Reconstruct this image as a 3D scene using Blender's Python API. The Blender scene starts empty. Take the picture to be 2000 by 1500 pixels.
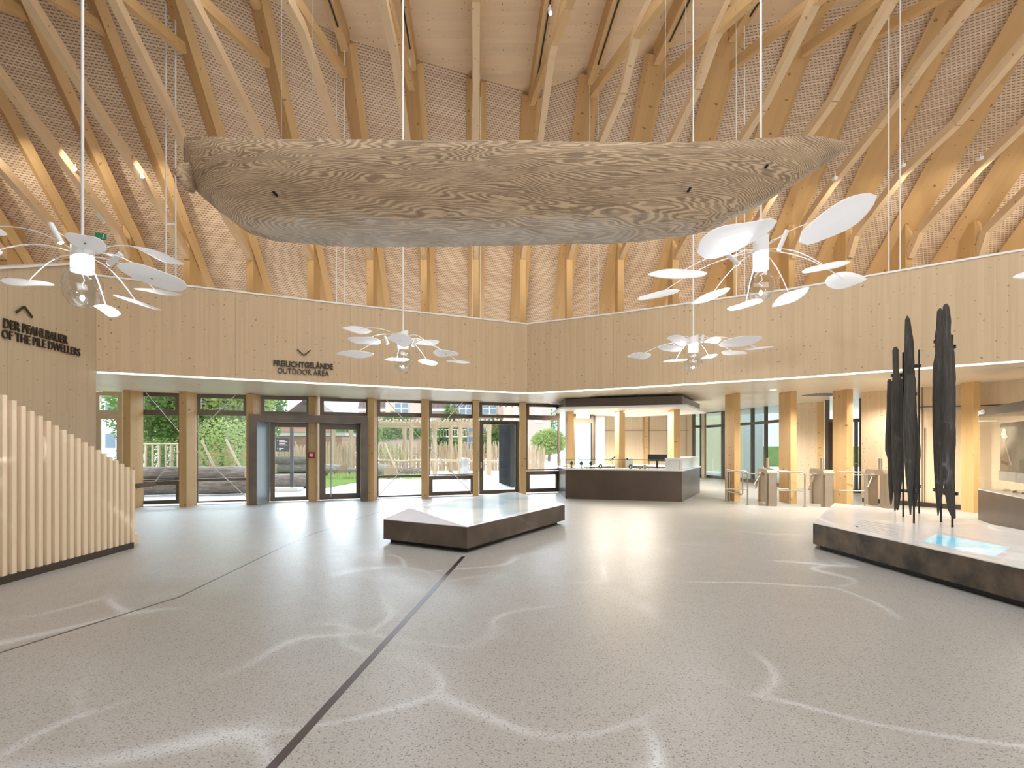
import bpy, math, random
from mathutils import Vector, Matrix
random.seed(7)
S = bpy.context.scene
COL = S.collection
# ------------------------------------------------------------------ camera, sky, light, exposure
F, CX, HY, CH = 1080.0, 1000.0, 872.0, 1.6       # focal length (px of a 2000 px frame), centre, horizon row, eye height
cam_d = bpy.data.cameras.new('camera'); cam = bpy.data.objects.new('camera', cam_d); COL.objects.link(cam)
cam.location = (0, 0, CH); cam.rotation_euler = (math.pi/2, 0, 0)
cam_d.sensor_fit = 'HORIZONTAL'; cam_d.sensor_width = 36; cam_d.lens = 36*F/2000
cam_d.shift_y = (HY-750)/2000; cam_d.clip_start = .05; cam_d.clip_end = 600
S.camera = cam
S.view_settings.view_transform = 'Standard'; S.view_settings.look = 'None'
S.view_settings.gamma = 1; S.view_settings.use_curve_mapping = False
S.view_settings.exposure = 0.06
W = bpy.data.worlds.new('sky'); S.world = W; W.use_nodes = True
wn, wl = W.node_tree.nodes, W.node_tree.links
bg = wn['Background']; bg.inputs['Strength'].default_value = 1.95
wtc = wn.new('ShaderNodeTexCoord'); wno = wn.new('ShaderNodeTexNoise'); wno.inputs['Scale'].default_value = 2.2; wno.inputs['Detail'].default_value = 6
wcr = wn.new('ShaderNodeValToRGB'); wcr.color_ramp.elements[0].position = .4; wcr.color_ramp.elements[0].color = (.62, .78, 1, 1)
wcr.color_ramp.elements[1].position = .62; wcr.color_ramp.elements[1].color = (1, 1, 1, 1)
wl.new(wtc.outputs['Generated'], wno.inputs['Vector']); wl.new(wno.outputs['Fac'], wcr.inputs['Fac']); wl.new(wcr.outputs['Color'], bg.inputs['Color'])

def light(name, kind, loc, target, power, color=(1, 1, 1), size=1, sizey=None, spot=None, blend=.5):
    d = bpy.data.lights.new(name, kind); d.energy = power; d.color = color
    if kind == 'AREA':
        d.size = size
        if sizey: d.shape = 'RECTANGLE'; d.size_y = sizey
    else:
        d.shadow_soft_size = size
    if kind == 'SPOT': d.spot_size = math.radians(spot); d.spot_blend = blend
    o = bpy.data.objects.new(name, d); COL.objects.link(o); o.location = loc
    o.rotation_euler = (Vector(target)-Vector(loc)).to_track_quat('-Z', 'Y').to_euler()
    return o
# added unseen area lights: fill from behind the viewer and from overhead
light('rear_fill', 'AREA', (5.5, -5, 2.6), (6, 11, 11), 760, (.95, .98, 1), 16, 6)
light('overhead_fill', 'AREA', (1.5, 5.5, 10.9), (1.5, 7.0, 0), 900, (.92, .97, 1), 12, 6)
# outdoor sun, then an added wide soft sun boosting sky light through the windows
sun = light('sun', 'SUN', (0, 30, 30), (8, 45, 0), 1.6, (1, .96, .9), .05)
fill_sun = light('sky_fill_sun', 'SUN', (-24, 60, 27), (0, 0, 0), 9.5, (.78, .89, 1), .05); fill_sun.data.angle = math.radians(70)

# ------------------------------------------------------------------ helpers
def P(x, y, Z): return Vector(((x-CX)/F*Z, Z, CH+(HY-y)/F*Z))
def G(x, y, h=0.0):
    Z = F*(CH-h)/(y-HY); return P(x, y, Z)
def lerp(a, b, t): return a+(b-a)*t

class MB:
    def __init__(s): s.v = []; s.f = []; s.uv = []; s.sm = []
    def face(s, pts, uv=None, smooth=False):
        n = len(s.v); pts = [Vector(p) for p in pts]; s.v += pts
        s.f.append(list(range(n, n+len(pts))))
        if uv is None:
            nr = Vector((0, 0, 0))
            for i in range(1, len(pts)-1): nr += (pts[i]-pts[0]).cross(pts[i+1]-pts[0])
            nr = nr.normalized() if nr.length > 1e-12 else Vector((0, 0, 1))
            if abs(nr.z) > .75: uv = [(p.x, p.y) for p in pts]
            else:
                t = Vector((-nr.y, nr.x, 0)).normalized(); uv = [(p.dot(t), p.z) for p in pts]
        s.uv.append(uv); s.sm.append(smooth); return s
    def beam(s, a, b, w, d, up=(0, 0, 1)):            # box from a to b; w across, d along 'up'
        a = Vector(a); b = Vector(b); t = (b-a); L = t.length; t.normalize(); up = Vector(up)
        x = t.cross(up)
        if x.length < 1e-4: x = t.cross(Vector((1, 0, 0)))
        x.normalize(); y = x.cross(t).normalized()
        o = random.random()*20
        c = [(-w/2, -d/2), (w/2, -d/2), (w/2, d/2), (-w/2, d/2)]
        A = [a+x*i+y*j for i, j in c]; B = [b+x*i+y*j for i, j in c]; u = o
        for k in range(4):
            k2 = (k+1) % 4; du = (A[k2]-A[k]).length
            s.face([A[k], A[k2], B[k2], B[k]], [(u, o), (u+du, o), (u+du, o+L), (u, o+L)]); u += du
        s.face(A[::-1], [(o+i, o+j) for i, j in c]); s.face(B, [(o+i, o+j) for i, j in c]); return s
    def box(s, c, size, rz=0):
        c = Vector(c); sx, sy, sz = [q/2 for q in size]; ca, sa = math.cos(rz), math.sin(rz)
        poly = [(c.x+ca*i-sa*j, c.y+sa*i+ca*j) for i, j in ((-sx, -sy), (sx, -sy), (sx, sy), (-sx, sy))]
        return s.prism(poly, c.z-sz, c.z+sz)
    def prism(s, poly, z0, z1):
        n = len(poly); A = [Vector((p[0], p[1], z0)) for p in poly]
        B = [Vector((p[0], p[1], z1 if not callable(z1) else z1(p))) for p in poly]
        for k in range(n):
            k2 = (k+1) % n; s.face([A[k], A[k2], B[k2], B[k]])
        s.face(A[::-1]); s.face(B); return s
    def tube(s, pts, r, n=8, caps=True):
        pts = [Vector(p) for p in pts]; rings = []
        rr = r if isinstance(r, (list, tuple)) else [r]*len(pts)
        px = None
        for i, p in enumerate(pts):
            t = (pts[min(i+1, len(pts)-1)]-pts[max(i-1, 0)]).normalized()
            if px is None:
                px = t.cross(Vector((0, 0, 1)))
                if px.length < 1e-3: px = Vector((1, 0, 0))
            x = (px-t*px.dot(t)).normalized(); px = x; y = t.cross(x)
            rings.append([p+(x*math.cos(2*math.pi*k/n)+y*math.sin(2*math.pi*k/n))*rr[i] for k in range(n)])
        return s.loft(rings, caps)
    def loft(s, rings, caps=True, smooth=True, closed=True):
        v = 0; n = len(rings[0])
        base = len(s.v)
        for R in rings: s.v += [Vector(p) for p in R]
        for i in range(len(rings)-1):
            dv = (Vector(rings[i+1][0])-Vector(rings[i][0])).length; u = 0
            for k in range(n if closed else n-1):
                k2 = (k+1) % n
                du = (Vector(rings[i][k2])-Vector(rings[i][k])).length
                s.f.append([base+i*n+k, base+i*n+k2, base+(i+1)*n+k2, base+(i+1)*n+k])
                s.uv.append([(u, v), (u+du, v), (u+du, v+dv), (u, v+dv)]); s.sm.append(smooth); u += du
            v += dv
        if caps:
            s.face(list(rings[0])[::-1]); s.face(list(rings[-1]))
        return s
    def lathe(s, prof, c, n=24, axis=None):
        c = Vector(c); rings = []
        for r, z in prof:
            rings.append([c+Vector((max(r, 1e-4)*math.cos(2*math.pi*k/n), max(r, 1e-4)*math.sin(2*math.pi*k/n), z)) for k in range(n)])
        return s.loft(rings, False)
    def build(s, name, mat, parent=None, bevel=0, solid=0):
        me = bpy.data.meshes.new(name); off = Vector(parent.location) if parent else Vector((0, 0, 0))
        if parent and parent.parent: off = off+Vector(parent.parent.location)
        me.from_pydata([tuple(p-off) for p in s.v], [], s.f)
        uvl = me.uv_layers.new(name='UVMap'); i = 0
        for fu in s.uv:
            for q in fu: uvl.data[i].uv = q; i += 1
        me.polygons.foreach_set('use_smooth', s.sm); me.materials.append(mat); me.update()
        o = bpy.data.objects.new(name, me); COL.objects.link(o)
        if parent: o.parent = parent
        if bevel:
            m = o.modifiers.new('bevel', 'BEVEL'); m.width = bevel; m.segments = 2; m.limit_method = 'ANGLE'
        return o

def tag(o, label=None, cat=None, group=None, kind=None):
    if label: o['label'] = label
    if cat: o['category'] = cat
    if group: o['group'] = group
    if kind: o['kind'] = kind
    return o
def thing(name, loc, label, cat, group=None):
    o = bpy.data.objects.new(name, None); o.empty_display_size = .1; COL.objects.link(o); o.location = loc
    return tag(o, label, cat, group)
def structure(o): o['kind'] = 'structure'; return o

# ------------------------------------------------------------------ materials
class N:
    def __init__(s, name):
        s.m = bpy.data.materials.new(name); s.m.use_nodes = True; s.t = s.m.node_tree; s.t.nodes.clear()
        s.out = s.t.nodes.new('ShaderNodeOutputMaterial')
    def n(s, k, **kw):
        x = s.t.nodes.new('ShaderNode'+k)
        for a, b in kw.items():
            if hasattr(x, a): setattr(x, a, b)
        return x
    def l(s, a, b): s.t.links.new(a, b)
    def math(s, op, a, b=None, c=None):
        x = s.n('Math', operation=op)
        for i, q in enumerate((a, b, c)):
            if q is None: continue
            if isinstance(q, (int, float)): x.inputs[i].default_value = q
            else: s.l(q, x.inputs[i])
        return x.outputs[0]
    def mix(s, fac, a, b, mode='MIX'):
        x = s.n('Mix', data_type='RGBA', blend_type=mode)
        for i, q in ((0, fac), (6, a), (7, b)):
            if isinstance(q, (int, float)): x.inputs[i].default_value = q
            elif isinstance(q, tuple): x.inputs[i].default_value = (*q, 1) if len(q) == 3 else q
            else: s.l(q, x.inputs[i])
        return x.outputs[2]
    def bsdf(s, col, rough=.5, metal=0, spec=.5, bump=None, bs=.2, bd=.01, emis=None, es=0):
        b = s.n('BsdfPrincipled')
        for k, q in (('Base Color', col), ('Roughness', rough), ('Metallic', metal), ('Specular IOR Level', spec)):
            if isinstance(q, (int, float)): b.inputs[k].default_value = q
            elif isinstance(q, tuple): b.inputs[k].default_value = (*q, 1)
            else: s.l(q, b.inputs[k])
        if emis: b.inputs['Emission Color'].default_value = (*emis, 1); b.inputs['Emission Strength'].default_value = es
        if bump is not None:
            u = s.n('Bump'); u.inputs['Strength'].default_value = bs; u.inputs['Distance'].default_value = bd
            s.l(bump, u.inputs['Height']); s.l(u.outputs[0], b.inputs['Normal'])
        s.l(b.outputs[0], s.out.inputs[0]); return s.m
    def uv(s): 
        t = s.n('UVMap'); x = s.n('SeparateXYZ'); s.l(t.outputs[0], x.inputs[0]); return x.outputs[0], x.outputs[1]
    def vec(s, x, y, z=0.0):
        c = s.n('CombineXYZ')
        for i, q in enumerate((x, y, z)):
            if isinstance(q, (int, float)): c.inputs[i].default_value = q
            else: s.l(q, c.inputs[i])
        return c.outputs[0]
    def noise(s, vec, sc=5, det=3, rough=.5, dist=0):
        x = s.n('TexNoise'); x.inputs['Scale'].default_value = sc; x.inputs['Detail'].default_value = det
        x.inputs['Roughness'].default_value = rough; x.inputs['Distortion'].default_value = dist; s.l(vec, x.inputs['Vector']); return x.outputs['Fac']
    def ramp(s, f, stops):
        x = s.n('ValToRGB'); e = x.color_ramp.elements
        while len(e) < len(stops): e.new(.5)
        for i, (p, c) in enumerate(stops): e[i].position = p; e[i].color = (*c, 1) if len(c) == 3 else c
        s.l(f, x.inputs[0]); return x.outputs[0]
    def white(s, vec):
        x = s.n('TexWhiteNoise', noise_dimensions='2D'); s.l(vec, x.inputs['Vector']); return x.outputs['Value']

def srgb(r, g, b):
    f = lambda c: ((c/255+.055)/1.055)**2.4 if c > 10 else c/255/12.92
    return (f(r), f(g), f(b))
def plain(name, c, rough=.5, metal=0, spec=.5, emis=None, es=0):
    q = N(name); 
    v = q.noise(q.vec(*q.uv()), 6, 3)
    col = q.mix(v, tuple(x*.93 for x in c), tuple(min(1, x*1.07) for x in c))
    return q.bsdf(col, rough, metal, spec, emis=emis, es=es)
def wood(name, c, var=.12, lam=.04, knots=True, ks=5.0, kamt=.55, along='v', rough=.55, seam=0, seamd=.6):
    q = N(name); u, v = q.uv()
    if along == 'u': u, v = v, u
    idx = q.math('FLOOR', q.math('DIVIDE', u, lam))
    row = q.math('FLOOR', q.math('ADD', q.math('DIVIDE', v, 2.7), q.math('MULTIPLY', q.white(q.vec(idx, 3.3)), 7)))
    tint = q.white(q.vec(idx, row))
    g = q.noise(q.vec(q.math('MULTIPLY', u, 55), q.math('MULTIPLY', v, 1.6)), 1, 4, .6, .6)
    big = q.noise(q.vec(q.math('MULTIPLY', u, 1), q.math('MULTIPLY', v, .5)), 1.2, 2)
    lo = tuple(x*(1-var) for x in c); hi = tuple(min(1, x*(1+var)) for x in c)
    col = q.mix(tint, lo, hi)
    col = q.mix(q.math('MULTIPLY', g, .55), col, tuple(x*y for x, y in zip(c, (.80, .70, .58))))
    col = q.mix(q.math('MULTIPLY', big, .25), col, tuple(min(1, x*y) for x, y in zip(c, (1.12, 1.1, 1.08))))
    if knots:
        vo = q.n('TexVoronoi', voronoi_dimensions='2D'); vo.inputs['Scale'].default_value = ks; vo.inputs['Randomness'].default_value = 1
        wn_ = q.noise(q.vec(u, v), 2.3, 2); wm_ = q.noise(q.vec(v, u), 19, 2)
        q.l(q.vec(q.math('ADD', u, q.math('MULTIPLY_ADD', wn_, .5, q.math('MULTIPLY', wm_, .022))), q.math('MULTIPLY', q.math('ADD', v, q.math('MULTIPLY', wm_, .05)), 1.15)), vo.inputs['Vector'])
        sp = q.n('SeparateColor'); q.l(vo.outputs['Color'], sp.inputs[0])
        rad = q.math('MULTIPLY_ADD', q.math('POWER', sp.outputs[1], 2.0), .11, .03)
        k = q.math('SUBTRACT', 1, q.math('DIVIDE', vo.outputs['Distance'], rad)); k = q.math('MULTIPLY', q.math('MAXIMUM', k, 0), 2.2)
        k = q.math('MINIMUM', k, .8)
        k = q.math('MULTIPLY', k, q.math('LESS_THAN', sp.outputs[0], kamt))
        col = q.mix(k, col, tuple(x*y for x, y in zip(c, (.42, .27, .17))))
    if seam:
        fr = q.math('FRACT', q.math('DIVIDE', u, seam))
        col = q.mix(q.math('MULTIPLY', q.math('LESS_THAN', fr, .006/seam), seamd), col, tuple(x*.3 for x in c))
    return q.bsdf(col, rough, bump=g, bs=.12, bd=.004)

M = {}
M['clt'] = wood('spruce_panel', (.60, .455, .295), .08, .045, ks=6.5, kamt=.5, seam=2.45)
M['clt_left'] = wood('spruce_panel_wall', (.54, .435, .30), .08, .05, ks=6.5, kamt=.5, seam=2.45)
M['soffit'] = wood('spruce_soffit', (.84, .75, .60), .04, .12, ks=2.5, kamt=.2, along='u', rough=.33)
M['ceil'] = wood('spruce_ceiling_board', (.88, .71, .51), .07, .14, ks=5.5, kamt=.6, along='u')
M['beam'] = wood('glulam_spruce', (.68, .465, .235), .10, .12, ks=3.4, kamt=.5, rough=.5)
M['strut'] = wood('pale_spruce_strut', (.76, .58, .38), .06, .2, ks=3.4, kamt=.4)
M['column'] = wood('glulam_column', (.64, .43, .20), .08, .09, ks=3.2, kamt=.5)
M['slat'] = wood('pale_beech_slat', (.88, .74, .56), .05, .3, knots=False, rough=.4)
M['clt_right'] = wood('pale_spruce_wall', (.72, .60, .44), .06, .05, ks=6.5, kamt=.5)
M['panel'] = wood('maple_cabinet_panel', (.72, .59, .42), .05, .06, knots=False, rough=.4, seam=.0)
def mk_screen():
    q = N('batten_acoustic_lining'); u, v = q.uv()
    p, w = .062, .088
    rv = q.math('DIVIDE', v, p); row = q.math('FLOOR', rv); fv = q.math('FRACT', rv)
    fu = q.math('FRACT', q.math('ADD', q.math('DIVIDE', u, w), q.math('MULTIPLY', row, .38)))
    d = q.math('MULTIPLY', q.math('LESS_THAN', fv, .36), q.math('LESS_THAN', fu, .70))
    tint = q.white(q.vec(row, q.math('FLOOR', q.math('DIVIDE', u, 1.9))))
    col = q.mix(tint, (.74, .58, .43), (.88, .74, .59))
    col = q.mix(d, col, (.36, .225, .135))
    return q.bsdf(col, .6, bump=q.math('SUBTRACT', 1, d), bs=.5, bd=.02)
M['screen'] = mk_screen()
def mk_floor():
    q = N('polished_concrete'); tc = q.n('NewGeometry'); pos = tc.outputs['Position']
    n1 = q.noise(pos, .5, 5, .6); n2 = q.noise(pos, 3.5, 4); n3 = q.noise(pos, 70, 3, .7)
    col = q.mix(n1, (.37, .375, .365), (.46, .465, .45)); col = q.mix(q.math('MULTIPLY', n2, .35), col, (.43, .405, .395))
    col = q.mix(q.ramp(n3, [(.35, (.42, .42, .42)), (.5, (0, 0, 0))]), col, (.24, .23, .22)); col = q.mix(q.ramp(n3, [(.54, (0, 0, 0)), (.7, (.5, .5, .5))]), col, (.62, .60, .57))
    def chips(sc, thr, rad, c, amt, col):
        vo = q.n('TexVoronoi'); vo.inputs['Scale'].default_value = sc; q.l(pos, vo.inputs['Vector'])
        sp = q.n('SeparateColor'); q.l(vo.outputs['Color'], sp.inputs[0])
        k = q.math('MULTIPLY', q.math('LESS_THAN', vo.outputs['Distance'], q.math('MULTIPLY', sp.outputs[2], rad)), q.math('LESS_THAN', sp.outputs[0], thr))
        return q.mix(q.math('MULTIPLY', k, amt), col, c)
    col = chips(85, .5, .5, (.10, .095, .09), .7, col)
    col = chips(90, .25, .4, (.6, .56, .5), .6, col)
    col = chips(160, .5, .5, (.2, .18, .165), .5, col)
    r = q.math('MULTIPLY_ADD', n2, .14, .30)
    return q.bsdf(col, r, spec=.55)
M['floor'] = mk_floor()
def mk_bronze(name, c, c2, rough=.35, sc=3.0, metal=.55):
    q = N(name); tc = q.n('NewGeometry'); pos = tc.outputs['Position']
    f = q.noise(pos, sc, 4, .55)
    col = q.ramp(f, [(.35, c), (.5, tuple((a+b)/2 for a, b in zip(c, c2))), (.68, c2)])
    return q.bsdf(col, rough, metal, bump=q.noise(pos, 60, 2), bs=.03)
M['bronze'] = mk_bronze('burnished_bronze', (.10, .08, .064), (.155, .12, .094), .4, 2.2, .4)
M['patina'] = mk_bronze('patinated_steel', (.055, .050, .044), (.20, .145, .10), .42, 3.4, .4)
M['frame'] = mk_bronze('bronze_window_frame', (.125, .10, .076), (.15, .12, .092), .42, 1, .4)
M['counter'] = mk_bronze('brown_counter_panel', (.09, .063, .046), (.115, .08, .058), .35, 1.2, .25)
M['black'] = plain('black_steel', (.012, .012, .013), .45, .3)
M['dark'] = plain('dark_recess', (.02, .016, .013), .6)
M['steel'] = plain('brushed_steel', (.52, .47, .40), .32, .9)
M['steelw'] = plain('warm_brushed_steel', (.42, .35, .27), .36, .8)
M['white'] = plain('white_paint', (.82, .82, .82), .4)
M['whitesolid'] = plain('white_mineral_top', (.84, .85, .87), .22)
M['grey'] = plain('grey_lilac_panel', (.58, .56, .61), .6)
M['kick'] = plain('dark_brown_plinth', (.045, .032, .026), .5)
M['letters'] = plain('dark_bronze_lettering', (.035, .024, .017), .4)
M['cable'] = plain('steel_wire', (.55, .55, .56), .35, .6)
M['red'] = plain('red_plastic', (.45, .02, .02), .4)
M['green'] = plain('green_sign', (.005, .12, .05), .5, emis=(.01, .25, .11), es=.3)
M['monitor'] = plain('black_monitor', (.015, .015, .017), .35)
M['concrete'] = plain('pale_paving', (.72, .71, .69), .8)
M['leafm'] = plain('white_petal', (.86, .87, .90), .45)
def mk_petal():
    q = N('translucent_white_petal'); a = q.n('BsdfPrincipled'); a.inputs['Base Color'].default_value = (.93, .94, .96, 1); a.inputs['Roughness'].default_value = .4
    t = q.n('BsdfTranslucent'); t.inputs[0].default_value = (.95, .96, .98, 1); m = q.n('MixShader'); m.inputs[0].default_value = .5
    q.l(a.outputs[0], m.inputs[1]); q.l(t.outputs[0], m.inputs[2]); q.l(m.outputs[0], q.out.inputs[0]); return q.m
M['petal'] = mk_petal()
def emit(name, c, s):
    q = N(name); e = q.n('Emission'); e.inputs[0].default_value = (*c, 1); e.inputs[1].default_value = s; q.l(e.outputs[0], q.out.inputs[0]); return q.m
M['led'] = emit('led_strip', (1, .93, .80), 3.2)
M['lampglow'] = emit('lit_cylinder', (.93, .96, 1), 1.25)
M['spotglow'] = emit('lit_spot_lens', (1, .97, .9), 14)
M['downlight'] = emit('lit_downlight', (1, .96, .88), 3)
def mk_glass(name, tint, ior=1.45, rough=0.0, boost=1.0):
    q = N(name); t = q.n('BsdfTransparent'); t.inputs[0].default_value = (*tint, 1)
    g = q.n('BsdfGlossy'); g.inputs['Roughness'].default_value = rough; f = q.n('Fresnel'); f.inputs[0].default_value = ior
    m = q.n('MixShader'); q.l(q.math('MULTIPLY', f.outputs[0], boost), m.inputs[0]); q.l(t.outputs[0], m.inputs[1]); q.l(g.outputs[0], m.inputs[2])
    q.l(m.outputs[0], q.out.inputs[0]); return q.m
M['glass'] = mk_glass('window_glass', (.93, .97, .97), 1.45)
M['tealglass'] = mk_glass('tinted_glass', (.62, .78, .80), 1.6)
M['vitrine'] = mk_glass('vitrine_glass', (.96, .98, .97), 1.4)
def mk_bulb():
    q = N('clear_blown_glass'); t = q.n('BsdfTransparent'); t.inputs[0].default_value = (.95, .97, .98, 1); g = q.n('BsdfGlossy'); g.inputs['Roughness'].default_value = .03
    lw = q.n('LayerWeight'); lw.inputs[0].default_value = .5; m = q.n('MixShader')
    q.l(q.math('MULTIPLY_ADD', q.math('POWER', lw.outputs['Facing'], 3), .6, .13), m.inputs[0]); q.l(t.outputs[0], m.inputs[1]); q.l(g.outputs[0], m.inputs[2]); q.l(m.outputs[0], q.out.inputs[0]); return q.m
M['bulb'] = mk_bulb()
def mk_canoe():
    q = N('weathered_oak'); tc = q.n('NewGeometry'); sp = q.n('SeparateXYZ'); q.l(tc.outputs['Position'], sp.inputs[0])
    x, y, z = sp.outputs
    # knots of flow near both ends bend the grain into nested arcs
    base = q.vec(q.math('MULTIPLY', x, .25), q.math('MULTIPLY', y, 1.0), q.math('MULTIPLY', z, 1.7))
    w = q.noise(base, 1.5, 3, .55, .6)
    w2 = q.noise(q.vec(q.math('MULTIPLY', x, 1.8), y, q.math('MULTIPLY', z, 11)), 1.6, 4, .6, .4)
    ex = q.math('MULTIPLY', q.math('POWER', q.math('MINIMUM', q.math('DIVIDE', q.math('ABSOLUTE', q.math('SUBTRACT', x, -.1)), 2.9), 1.3), 3.2), 1.0)
    h = q.math('ADD', q.math('MULTIPLY', w, 1.9), q.math('ADD', q.math('MULTIPLY', z, 2.6), q.math('ADD', ex, q.math('MULTIPLY', w2, .13))))
    r = q.math('FRACT', q.math('MULTIPLY', h, 17))
    tri = q.math('ABSOLUTE', q.math('SUBTRACT', r, .5))
    ring = q.ramp(tri, [(.0, (1, 1, 1)), (.2, (.8, .8, .8)), (.34, (0, 0, 0))])
    pt = q.noise(q.vec(q.math('MULTIPLY', x, 1.3), y, q.math('MULTIPLY', z, 5)), 1.7, 5, .65, 1.2)
    fine = q.noise(q.vec(q.math('MULTIPLY', x, 8), y, q.math('MULTIPLY', z, 60)), 1, 4, .7)
    amt = q.ramp(pt, [(.28, (.3, .3, .3)), (.52, (1, 1, 1))])
    col = q.mix(q.noise(base, 1.1, 3), (.56, .40, .25), (.82, .61, .41))
    col = q.mix(q.math('MULTIPLY', q.math('MULTIPLY', ring, amt), .8), col, (.15, .095, .055))
    col = q.mix(q.math('MULTIPLY', q.ramp(pt, [(.55, (0, 0, 0)), (.72, (1, 1, 1))]), .5), col, (.2, .135, .085))
    col = q.mix(q.math('MULTIPLY', fine, .42), col, (.26, .18, .11))
    # floor bounce painted into the colour: hull whitens towards the keel
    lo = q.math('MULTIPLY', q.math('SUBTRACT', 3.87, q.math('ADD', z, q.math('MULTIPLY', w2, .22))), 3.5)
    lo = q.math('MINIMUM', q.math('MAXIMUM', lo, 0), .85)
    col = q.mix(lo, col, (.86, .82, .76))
    return q.bsdf(col, .75, bump=q.math('ADD', q.math('MULTIPLY', ring, .6), fine), bs=.6, bd=.012)
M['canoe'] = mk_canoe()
def mk_pile():
    q = N('blackened_bog_oak'); tc = q.n('NewGeometry'); sp = q.n('SeparateXYZ'); q.l(tc.outputs['Position'], sp.inputs[0]); x, y, z = sp.outputs
    f = q.noise(q.vec(q.math('MULTIPLY', x, 45), q.math('MULTIPLY', y, 45), q.math('MULTIPLY', z, 3)), 1, 5, .65, .5)
    b = q.noise(tc.outputs['Position'], 3.5, 3)
    col = q.ramp(f, [(.3, (.018, .017, .016)), (.55, (.05, .045, .040)), (.75, (.13, .115, .10))])
    col = q.mix(q.math('MULTIPLY', b, .45), col, (.07, .055, .042))
    return q.bsdf(col, .7, bump=f, bs=.9, bd=.02)
M['pile'] = mk_pile()
def mk_screen_tex(name, stops, sc, es):
    q = N(name); g = q.n('NewGeometry'); f = q.noise(g.outputs['Position'], sc, 4, .55, .6)
    c = q.ramp(f, stops); b = q.n('BsdfPrincipled'); q.l(c, b.inputs['Base Color']); b.inputs['Roughness'].default_value = .12
    q.l(c, b.inputs['Emission Color']); b.inputs['Emission Strength'].default_value = es; q.l(b.outputs[0], q.out.inputs[0]); return q.m
M['lakescreen'] = mk_screen_tex('blue_media_screen', [(.3, (.05, .42, .62)), (.5, (.26, .60, .80)), (.7, (.50, .74, .82))], .9, .42)
M['mapscreen'] = mk_screen_tex('pale_lake_map', [(.36, (.38, .55, .66)), (.5, (.60, .71, .74)), (.66, (.72, .76, .74))], .7, .25)
def mk_bark():
    q = N('grey_bark'); u, v = q.uv(); f = q.noise(q.vec(q.math('MULTIPLY', u, 14), q.math('MULTIPLY', v, 2.5)), 1, 5, .65, .7)
    return q.bsdf(q.ramp(f, [(.3, (.12, .10, .085)), (.55, (.27, .24, .21)), (.75, (.42, .39, .35))]), .85, bump=f, bs=.8, bd=.04)
M['bark'] = mk_bark()
M['cutwood'] = plain('sawn_log_end', (.40, .29, .19), .8)
M['stick'] = wood('peeled_wood', (.62, .50, .36), .15, .03, knots=False)
def mk_leaf(name, a, b):
    q = N(name); g = q.n('NewGeometry'); f = q.noise(g.outputs['Position'], 2.2, 3); w = q.noise(g.outputs['Position'], 14, 2)
    col = q.mix(q.math('MULTIPLY_ADD', w, .6, q.math('MULTIPLY', f, .4)), a, b)
    d = q.n('BsdfDiffuse'); t = q.n('BsdfTranslucent'); m = q.n('MixShader'); m.inputs[0].default_value = .4
    q.l(col, d.inputs[0]); q.l(col, t.inputs[0]); q.l(d.outputs[0], m.inputs[1]); q.l(t.outputs[0], m.inputs[2]); q.l(m.outputs[0], q.out.inputs[0]); return q.m
M['leafa'] = mk_leaf('green_foliage', (.09, .20, .05), (.42, .56, .22))
M['leafb'] = mk_leaf('yellow_green_foliage', (.24, .34, .10), (.60, .68, .32))
M['grass'] = mk_leaf('meadow_grass', (.15, .28, .06), (.38, .5, .18))
M['pink'] = plain('pink_render', (.66, .50, .43), .85)
M['hwhite'] = plain('house_white_trim', (.80, .80, .78), .7)
M['ochre'] = plain('ochre_shutter', (.70, .50, .24), .7)
M['roof'] = wood('brown_roof_tiles', (.17, .12, .105), .25, .18, knots=False, rough=.8)
M['hglass'] = plain('house_window_pane', (.20, .28, .34), .15)
M['shed'] = wood('reddish_timber', (.36, .20, .12), .2, .12, knots=False, along='u')
M['render_wall'] = plain('white_house_wall', (.78, .80, .80), .8)
M['corr'] = plain('anthracite_sheet', (.065, .075, .09), .5, .4)
M['necklace'] = plain('verdigris_jewellery', (.05, .10, .085), .35, .5)
M['bone'] = plain('pale_bone', (.55, .45, .32), .6)
M['orange'] = plain('orange_dot', (.8, .28, .05), .5)
M['textgrey'] = plain('grey_print', (.45, .45, .47), .6)

# ------------------------------------------------------------------ setting: lines of the building
def ZL(x): return 18.04/(1-.394*(x-CX)/F)          # line of columns, left facade
def ZR(x): return 18.34/(1+.36*(x-CX)/F)           # line of columns, right
SB, ST = 3.08, 4.95                                  # fascia bottom, top
fasc = [P(187, 725, 10.87), P(620, 747, 12.8), P(1030, 767, 15.2), P(1200, 758, 14.0), P(1540, 737, 11.84), P(2000, 703, 9.46)]
fasc = [Vector((p.x, p.y, 0)) for p in fasc] + [Vector((11.3, 6.6, 0)), Vector((12.8, 3.2, 0))]
# floor
mb = MB(); mb.face([(-14, -7, 0), (20, -7, 0), (20, 34, 0), (4.2, 34, 0), (2.3, 19.6, 0), (.6, 18.9, 0), (-9.6, 14.9, 0), (-10.5, 14.5, 0), (-14, 14, 0)])
structure(mb.build('floor', M['floor']))
mb = MB(); mb.prism([(-120, 12), (-60, -30), (60, -30), (120, 12), (120, 160), (-120, 160)], -.4, -.03)
structure(mb.build('ground_paving', M['concrete']))
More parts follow.
